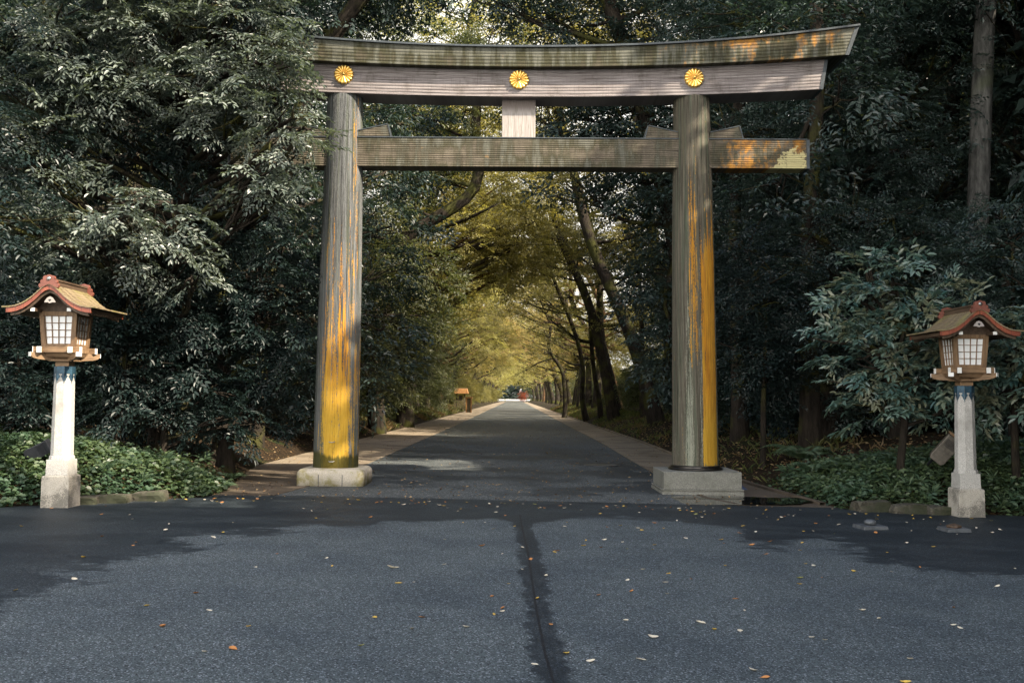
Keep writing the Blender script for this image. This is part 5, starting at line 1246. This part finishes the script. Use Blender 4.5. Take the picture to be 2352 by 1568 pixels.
for (px, py) in ((1870, 1110), (1900, 1128), (1935, 1132), (1965, 1140), (2000, 1132), (2045, 1146), (2085, 1128), (2110, 1120), (1990, 1118), (2140, 1140), (2090, 1062), (2150, 1100), (2280, 1110), (2330, 1150), (1840, 1100), (1810, 1090), (2050, 1105), (2300, 1165)):
    plant(tm[rr.randrange(3)], 'bamboo_grass', px, py, rr.uniform(.5, .8), 'tuft of thin-bladed bamboo grass on the right ivy bed', 'bamboo grass tufts', 'grass tuft')
for (px, py) in ((300, 1075), (380, 1060), (450, 1090), (330, 1110), (240, 1090), (470, 1060)):
    plant(tm[rr.randrange(3)], 'bamboo_grass', px, py, rr.uniform(.5, .75), 'small tuft of bamboo grass in the left ivy bed', 'small grass tufts', 'grass tuft')

# edging rocks
def rock(cx, cy, w, d, h, seed, label, wedge=0):
    bm = bmesh.new(); bmesh.ops.create_icosphere(bm, subdivisions=3, radius=1)
    for v in bm.verts:
        p = v.co; q = Vector((max(-.72, min(.72, p.x)), max(-.7, min(.7, p.y)), max(-.6, min(.55, p.z)))) / .72
        nse = float(vnoise(p.x * 1.7 + 3, p.y * 1.7 + p.z * 2.3, seed)) - .5
        q *= 1 + .28 * nse
        v.co = Vector((q.x * w / 2, q.y * d / 2, (q.z * (1 + wedge * q.x) + .35) * h / 1.2))
    me = bpy.data.meshes.new('rock'); bm.to_mesh(me); bm.free(); me.materials.append(M['rock'])
    o = link('edging_rock', me); o.location = (cx, cy, float(gz(cx, cy)) - .01); o.rotation_euler = (0, 0, rr.uniform(-.15, .15)); tag(o, label, 'rock', 'edging rocks')
for i, (px, py, w, h, lab) in enumerate(((372, 1142, .52, .20, 'largest pale edging rock, wedge-shaped, under the left ivy bed'), (300, 1143, .50, .17, 'dark edging rock left of the wedge-shaped one'), (238, 1146, .42, .15, 'dark edging rock nearest the left lantern'),
                                         (1985, 1166, .55, .22, 'first edging rock beside the right gravel strip'), (2062, 1166, .62, .20, 'long edging rock in the middle of the right bed'), (2125, 1168, .40, .18, 'edging rock nearest the right lantern'))):
    d = RM @ Vector(((px - W_ / 2) / FPX, (H_ / 2 - py) / FPX, -1)); q = CAM + d * (-(CAM.z + (.12 if px > 1200 else 0)) / d.z)
    rock(q.x, min(q.y, float(edge_y(np.array(q.x)))) - .10, w, .34, h * .85, 5 + i, lab, .25 if i == 0 else 0)

# ------------------------------------------------------------------ small things
def flood(px, py, Y, rot, mat, label, sc=1.0):
    t = empty('floodlight', tuple(at(px, py, Y))); t.rotation_euler = rot; t.scale = (sc,) * 3
    mb = MB(); P = [(-.10, -.26), (.10, -.26), (.135, -.20), (.135, .24), (-.135, .24), (-.135, -.20)]
    mb.prism(P, -.07, .07, 'y'); h = mb.build('housing', M[mat], t, .012)
    mb = MB(); mb.prism([(-.11, -.235), (.11, -.235), (.122, -.19), (.122, .02), (-.122, .02), (-.122, -.19)], -.074, -.070); mb.build('glass', M['flood_dark'] if mat == 'flood_dark' else M['flood'], t)
    mb = MB()
    for k in range(8): mb.box((0, -.074, .05 + .016 * k), (.20, .012, .006))
    mb.build('grille', M['flood_dark'], t)
    mb = MB(); mb.box((0, -.02, .265), (.29, .17, .04)); mb.build('hood', M['wood_h'] if mat == 'flood' else M['flood_dark'], t, .006)
    mb = MB(); mb.tube([(0, .07, -.05), (0, .22, -.05), (0, .26, -.40)], .025, 8); mb.build('bracket', M['flood_dark'], t)
    return tag(t, label, 'floodlight', 'garden floodlights')
flood(2172, 1032, 16.6, (R_(8), R_(40), R_(-12)), 'flood', 'brown floodlight leaning in the ivy beside the right lantern post', 1.0)
flood(88, 1036, 16.0, (R_(20), R_(62), R_(20)), 'flood_dark', 'black floodlight half hidden behind the left lantern post', .8)

def cover_plate(px, py, label, dome):
    d = RM @ Vector(((px - W_ / 2) / FPX, (H_ / 2 - py) / FPX, -1)); q = CAM + d * (-(CAM.z + .11) / d.z)
    t = empty('ground_anchor', (q.x, q.y, float(gz(q.x, q.y)) + .004), R_(8 if dome else 4))
    mb = MB(); mb.frustum(0, .05, .36 if dome else .33, .34 if dome else .31); mb.build('plate', M['iron_cover'], t, .006)
    mb = MB()
    if dome: mb.lathe([(.045, .05), (.078, .062), (.085, .085), (.075, .108), (.045, .125), (.001, .13)], 20)
    else: mb.lathe([(.10, .05), (.105, .068), (.10, .08), (.06, .092), (.001, .11)], 8, sm=False)
    mb.build('cap', M['iron_cover' if dome else 'wood_dark'], t)
    tag(t, label, 'ground fitting', 'cast iron ground fittings')
cover_plate(1999, 1211, 'dark square iron fitting with a round knob set in the forecourt', True)
cover_plate(2191, 1214, 'dark square iron fitting with a flat cone cap before the right lantern', False)
d = at(1383, 1071, 21)
d = RM @ Vector(((1383 - W_ / 2) / FPX, (H_ / 2 - 1071) / FPX, -1)); q = CAM + d * (-(CAM.z + .1) / d.z)
t = empty('drain_cover', (q.x, q.y, float(gz(q.x, q.y)) + .002)); mb = MB(); mb.lathe([(.42, 0), (.42, .010), (.40, .012), (.001, .012)], 40); mb.build('lid', M['flood_dark'], t)
mb = MB(); mb.lathe([(.44, 0), (.46, .008), (.48, .0)], 40); mb.build('rim', M['iron_cover'], t); tag(t, 'round dark drain cover in the avenue left of the right pillar', 'drain cover')
# folded sheet behind the right plinth
zt = float(terrain(4.75, 19.6))
p = at(1672, 1078, 19.9); mb = MB()
V = []; F = []; nx, ny = 24, 8
for j in range(ny):
    for i in range(nx):
        u = i / (nx - 1); v = j / (ny - 1); V.append((p.x - .35 + .75 * u, 19.7 + .5 * v, float(terrain(p.x - .35 + .75 * u, 19.7 + .5 * v)) + .02 + .16 * math.sin(math.pi * v) * math.sin(math.pi * u) * (.7 + .6 * float(vnoise(u * 6, v * 4, 3)))))
for j in range(ny - 1):
    for i in range(nx - 1): F.append((j * nx + i, j * nx + i + 1, (j + 1) * nx + i + 1, (j + 1) * nx + i))
tag(link('folded_sheet', mesh_np('folded_sheet', V, F, smooth_=True, mat=M['rope'])), 'small dark blue sheet crumpled on the ground behind the right plinth', 'sheet')

# kiosk and box far along the left bank
KY = 118.0
p = at(1062, 931, KY); s = KY / FPX
k = empty('notice_kiosk', (p.x, KY, float(terrain(p.x, KY)) - .05)); z0 = 931
def kx(px): return (px - 1062) * s
def kz(py): return (931 - py) * s
mb = MB(); mb.prism([(kx(1042), kz(888.5)), (kx(1076), kz(888.5)), (kx(1073), kz(877)), (kx(1046), kz(877))], -.75, .75); rf = mb.build('roof', M['cedar'], k, .03)
mb = MB(); mb.box(((kx(1046) + kx(1073)) / 2, 0, kz(876.6)), (kx(1074) - kx(1045), .4, .10)); mb.build('ridge', M['cedar_dark'], rf)
for x in (1049, 1067):
    mb = MB(); mb.box((kx(x), 0, kz(909)), (.16, .16, 40 * s)); mb.build('post', M['cedar_dark'], k)
mb = MB()
for i in range(9): mb.box((kx(1044) + i * .155, -.25, kz(913)), (.075, .05, 23 * s))
mb.box((kx(1054), -.22, kz(904)), (20 * s, .06, .10)); mb.box((kx(1054), -.22, kz(922)), (20 * s, .06, .10)); mb.build('slat_fence', M['cedar_dark'], k)
mb = MB(); mb.box((kx(1058), .1, kz(898)), (8 * s, .08, 11 * s)); mb.build('notice_board', M['flood'], k)
tag(k, 'roofed wooden notice stand with a slatted front far along the left bank', 'notice stand')
p2_ = at(1077, 930, KY - 3)
b = empty('wooden_cabinet', (p2_.x, KY - 3, float(terrain(p2_.x, KY - 3)) - .05))
mb = MB(); mb.box((0, 0, .85), (.62, .8, 1.7)); bd = mb.build('body', M['cedar_dark'], b, .02)
mb = MB()
for x in (-.27, .27): mb.box((x, -.42, .86), (.14, .06, 1.72))
mb.build('frame', M['cedar'], b)
mb = MB(); mb.box((0, 0, 1.78), (.86, 1.1, .14)); mb.build('roof', M['cedar'], b, .02)
tag(b, 'small orange wooden cabinet beside the roofed notice stand', 'cabinet')

# ------------------------------------------------------------------ fallen leaves on the forecourt, each its own object
def fallen(seed):
    r = random.Random(seed); n = 9; bm_v = []; L = 1.0; curl = r.uniform(.15, .5); tw = r.uniform(-.4, .4); rows = []
    for i in range(n):
        t = i / (n - 1); w = .30 * math.sin(math.pi * min(1, t * .98 + .02)) ** .75 * (1 - .25 * t) + .004
        z = curl * (t - .5) ** 2 * 1.2 + .02; a = tw * (t - .5)
        for u in (-1, -.5, 0, .5, 1):
            bm_v.append(((t - .5) * L, u * w * math.cos(a), z + abs(u) ** 2 * w * r.uniform(.28, .42) + u * w * math.sin(a)))
    F = [(i * 5 + j, i * 5 + j + 1, (i + 1) * 5 + j + 1, (i + 1) * 5 + j) for i in range(n - 1) for j in range(4)]
    zmin = min(v[2] for v in bm_v); bm_v = [(x, y, z - zmin) for x, y, z in bm_v]
    k = len(bm_v)
    bm_v += [(.5, -.012, bm_v[-3][2]), (.5, .012, bm_v[-3][2]), (.78, .05, .04), (.78, .07, .04)]; F.append((k, k + 1, k + 3, k + 2))
    return np.array(bm_v), np.array(F)
FM = []
for k in range(6):
    V, F = fallen(k)
    for m in ('pale', 'yellow', 'rust', 'olive'):
        FM.append((m, mesh_np('fallen_leaf', V, F, smooth_=True, mat=M['fall_' + m])))
LAB = {'pale': 'pale cream fallen leaf curled on the asphalt forecourt', 'yellow': 'yellow fallen leaf lying on the asphalt forecourt', 'rust': 'rust-brown fallen leaf lying on the asphalt forecourt', 'olive': 'olive green fallen leaf lying on the asphalt forecourt'}
FIX = [(903, 1310, .13, 'pale'), (1107, 1256, .09, 'rust'), (1500, 1460, .085, 'pale'), (1357, 1518, .075, 'pale'), (1730, 1532, .075, 'pale'), (860, 1425, .05, 'yellow'), (1070, 1443, .07, 'pale'), (1130, 1372, .06, 'rust'), (1437, 1422, .06, 'pale'), (1610, 1425, .09, 'pale'),
       (1375, 1365, .06, 'rust'), (1700, 1442, .06, 'pale'), (35, 1370, .07, 'yellow'), (1450, 1355, .05, 'rust'), (1710, 1395, .05, 'pale'), (1380, 1255, .06, 'rust'), (1430, 1242, .05, 'pale'), (1640, 1440, .07, 'yellow'), (490, 1245, .09, 'pale'), (1265, 1435, .05, 'rust'), (1300, 1500, .06, 'yellow'),
       (1980, 1390, .06, 'pale'), (2080, 1555, .07, 'yellow'), (2090, 1500, .05, 'pale'), (2190, 1380, .05, 'rust'), (2290, 1330, .07, 'pale'), (1850, 1285, .06, 'yellow'), (570, 1450, .05, 'yellow'), (480, 1415, .05, 'pale'), (1020, 1300, .05, 'pale'), (750, 1290, .04, 'pale'), (1935, 1575, .1, 'olive'), (470, 1510, .05, 'pale'), (830, 1490, .05, 'olive')]
pts = []
for px, py, sz, m in FIX:
    d = RM @ Vector(((px - W_ / 2) / FPX, (H_ / 2 - py) / FPX, -1)); q = CAM + d * (-(CAM.z + .05) / d.z); pts.append((q.x, q.y, sz * 1.0, m))
for k in range(70):
    x = rr.uniform(-6.8, 7.0); y = float(edge_y(np.array(x))) - .06 - abs(rr.gauss(0, .35))
    if -4.2 < x < 4.6: y = 16.15 - abs(rr.gauss(0, .5))
    if abs(x) < (y + .3) * .54 and outside(np.array(x), np.array(y)) < -.03: pts.append((x, y, rr.uniform(.04, .08), rr.choice(['pale'] * 5 + ['yellow'] * 3 + ['rust'] * 4)))
while len(pts) < 298:
    x = rr.uniform(-7.2, 7.4); y = 16.1 - 10.3 * rr.random() ** 1.8
    if x < -.5 and rr.random() < .45: continue
    if abs(x) > (y + .3) * .54 or outside(np.array(x), np.array(y)) > -.05: continue
    pts.append((x, y, rr.uniform(.035, .075), rr.choice(['pale'] * 7 + ['yellow'] * 4 + ['rust'] * 3 + ['olive'])))
for x, y, sz, m in pts:
    me = rr.choice([q for q in FM if q[0] == m])[1]
    o = link('fallen_leaf', me); o.location = (x, y, float(gz(x, y)) + .006); o.rotation_euler = (rr.choice([0, 0, math.pi]) * 0 + rr.uniform(-.25, .25), rr.uniform(-.2, .2), rr.uniform(0, 6.28)); o.scale = (sz, sz * rr.uniform(.8, 1.3), sz * rr.uniform(.8, 1.5))
    tag(o, LAB[m], 'leaf', 'fallen leaves on the forecourt')

# ------------------------------------------------------------------ light, sky, camera
SUN_EL, SUN_AZ = 40.0, 120.0                  # azimuth clockwise from +Y (the way the camera looks)
w = bpy.data.worlds.new('World'); scene.world = w; w.use_nodes = True
nt = w.node_tree; bg = nt.nodes['Background']
sky = nt.nodes.new('ShaderNodeTexSky'); sky.sky_type = 'NISHITA'; sky.sun_disc = False
sky.sun_elevation = R_(SUN_EL); sky.sun_rotation = R_(SUN_AZ); sky.air_density = 1.0; sky.dust_density = 4.0; sky.ozone_density = 1.0
tc = nt.nodes.new('ShaderNodeTexCoord')
def wn(t, ins, **pr):
    nd = nt.nodes.new('ShaderNode' + t)
    for k, v in pr.items(): setattr(nd, k, v)
    for k, v in ins.items():
        if isinstance(v, bpy.types.NodeSocket): nt.links.new(v, nd.inputs[k])
        else: nd.inputs[k].default_value = v
    return nd
sepz = wn('SeparateXYZ', {0: tc.outputs['Generated']})
cn = wn('TexNoise', {'Vector': tc.outputs['Generated'], 'Scale': 2.6, 'Detail': 6, 'Roughness': .6})
low = wn('MapRange', {0: sepz.outputs[2], 1: .25, 2: .75, 3: .32, 4: -.12})
cs = wn('Math', {0: cn.outputs[0], 1: low.outputs[0]}, operation='ADD')
cm = wn('MapRange', {0: cs.outputs[0], 1: .50, 2: .68, 3: 0.0, 4: 1.0}, interpolation_type='SMOOTHSTEP')
mixc = wn('Mix', {0: cm.outputs[0]}, data_type='RGBA')      # broken white cloud, thick near the horizon
back = wn('MapRange', {0: sepz.outputs[1], 1: .1, 2: -.8, 3: 1.0, 4: 2.3}, interpolation_type='SMOOTHSTEP')     # unseen cloud bank behind the camera, brightened to light the fronts
cc = wn('VectorMath', {0: (5.0, 4.85, 4.5), 'Scale': back.outputs[0]}, operation='SCALE')
nt.links.new(sky.outputs[0], mixc.inputs[6]); nt.links.new(cc.outputs[0], mixc.inputs[7])
nt.links.new(mixc.outputs[2], bg.inputs[0]); bg.inputs[1].default_value = .15
ld = bpy.data.lights.new('sun', 'SUN'); ld.energy = 5.0; ld.angle = R_(.6); ld.color = (1, .88, .70)
so = bpy.data.objects.new('sun', ld); COL.objects.link(so)
sd_ = Vector((math.sin(R_(SUN_AZ)) * math.cos(R_(SUN_EL)), math.cos(R_(SUN_AZ)) * math.cos(R_(SUN_EL)), math.sin(R_(SUN_EL))))
so.rotation_euler = (-sd_).to_track_quat('-Z', 'Y').to_euler(); so.location = (20, -20, 30)

cd = bpy.data.cameras.new('camera'); cam = bpy.data.objects.new('camera', cd); COL.objects.link(cam)
cd.lens = LENS; cd.sensor_width = 36; cd.sensor_fit = 'HORIZONTAL'; cd.clip_end = 3000; cd.clip_start = .05
cam.matrix_world = Matrix.Translation(CAM) @ RM.to_4x4()
scene.camera = cam
scene.view_settings.view_transform = 'Standard'; scene.view_settings.look = 'None'
scene.view_settings.exposure = EXPOSURE = 1.2; scene.view_settings.gamma = 1
cy = scene.cycles
cy.max_bounces = 7; cy.diffuse_bounces = 4; cy.glossy_bounces = 3; cy.transmission_bounces = 4; cy.use_denoising = True; cy.caustics_reflective = False; cy.caustics_refractive = False
cy.sample_clamp_indirect = 6
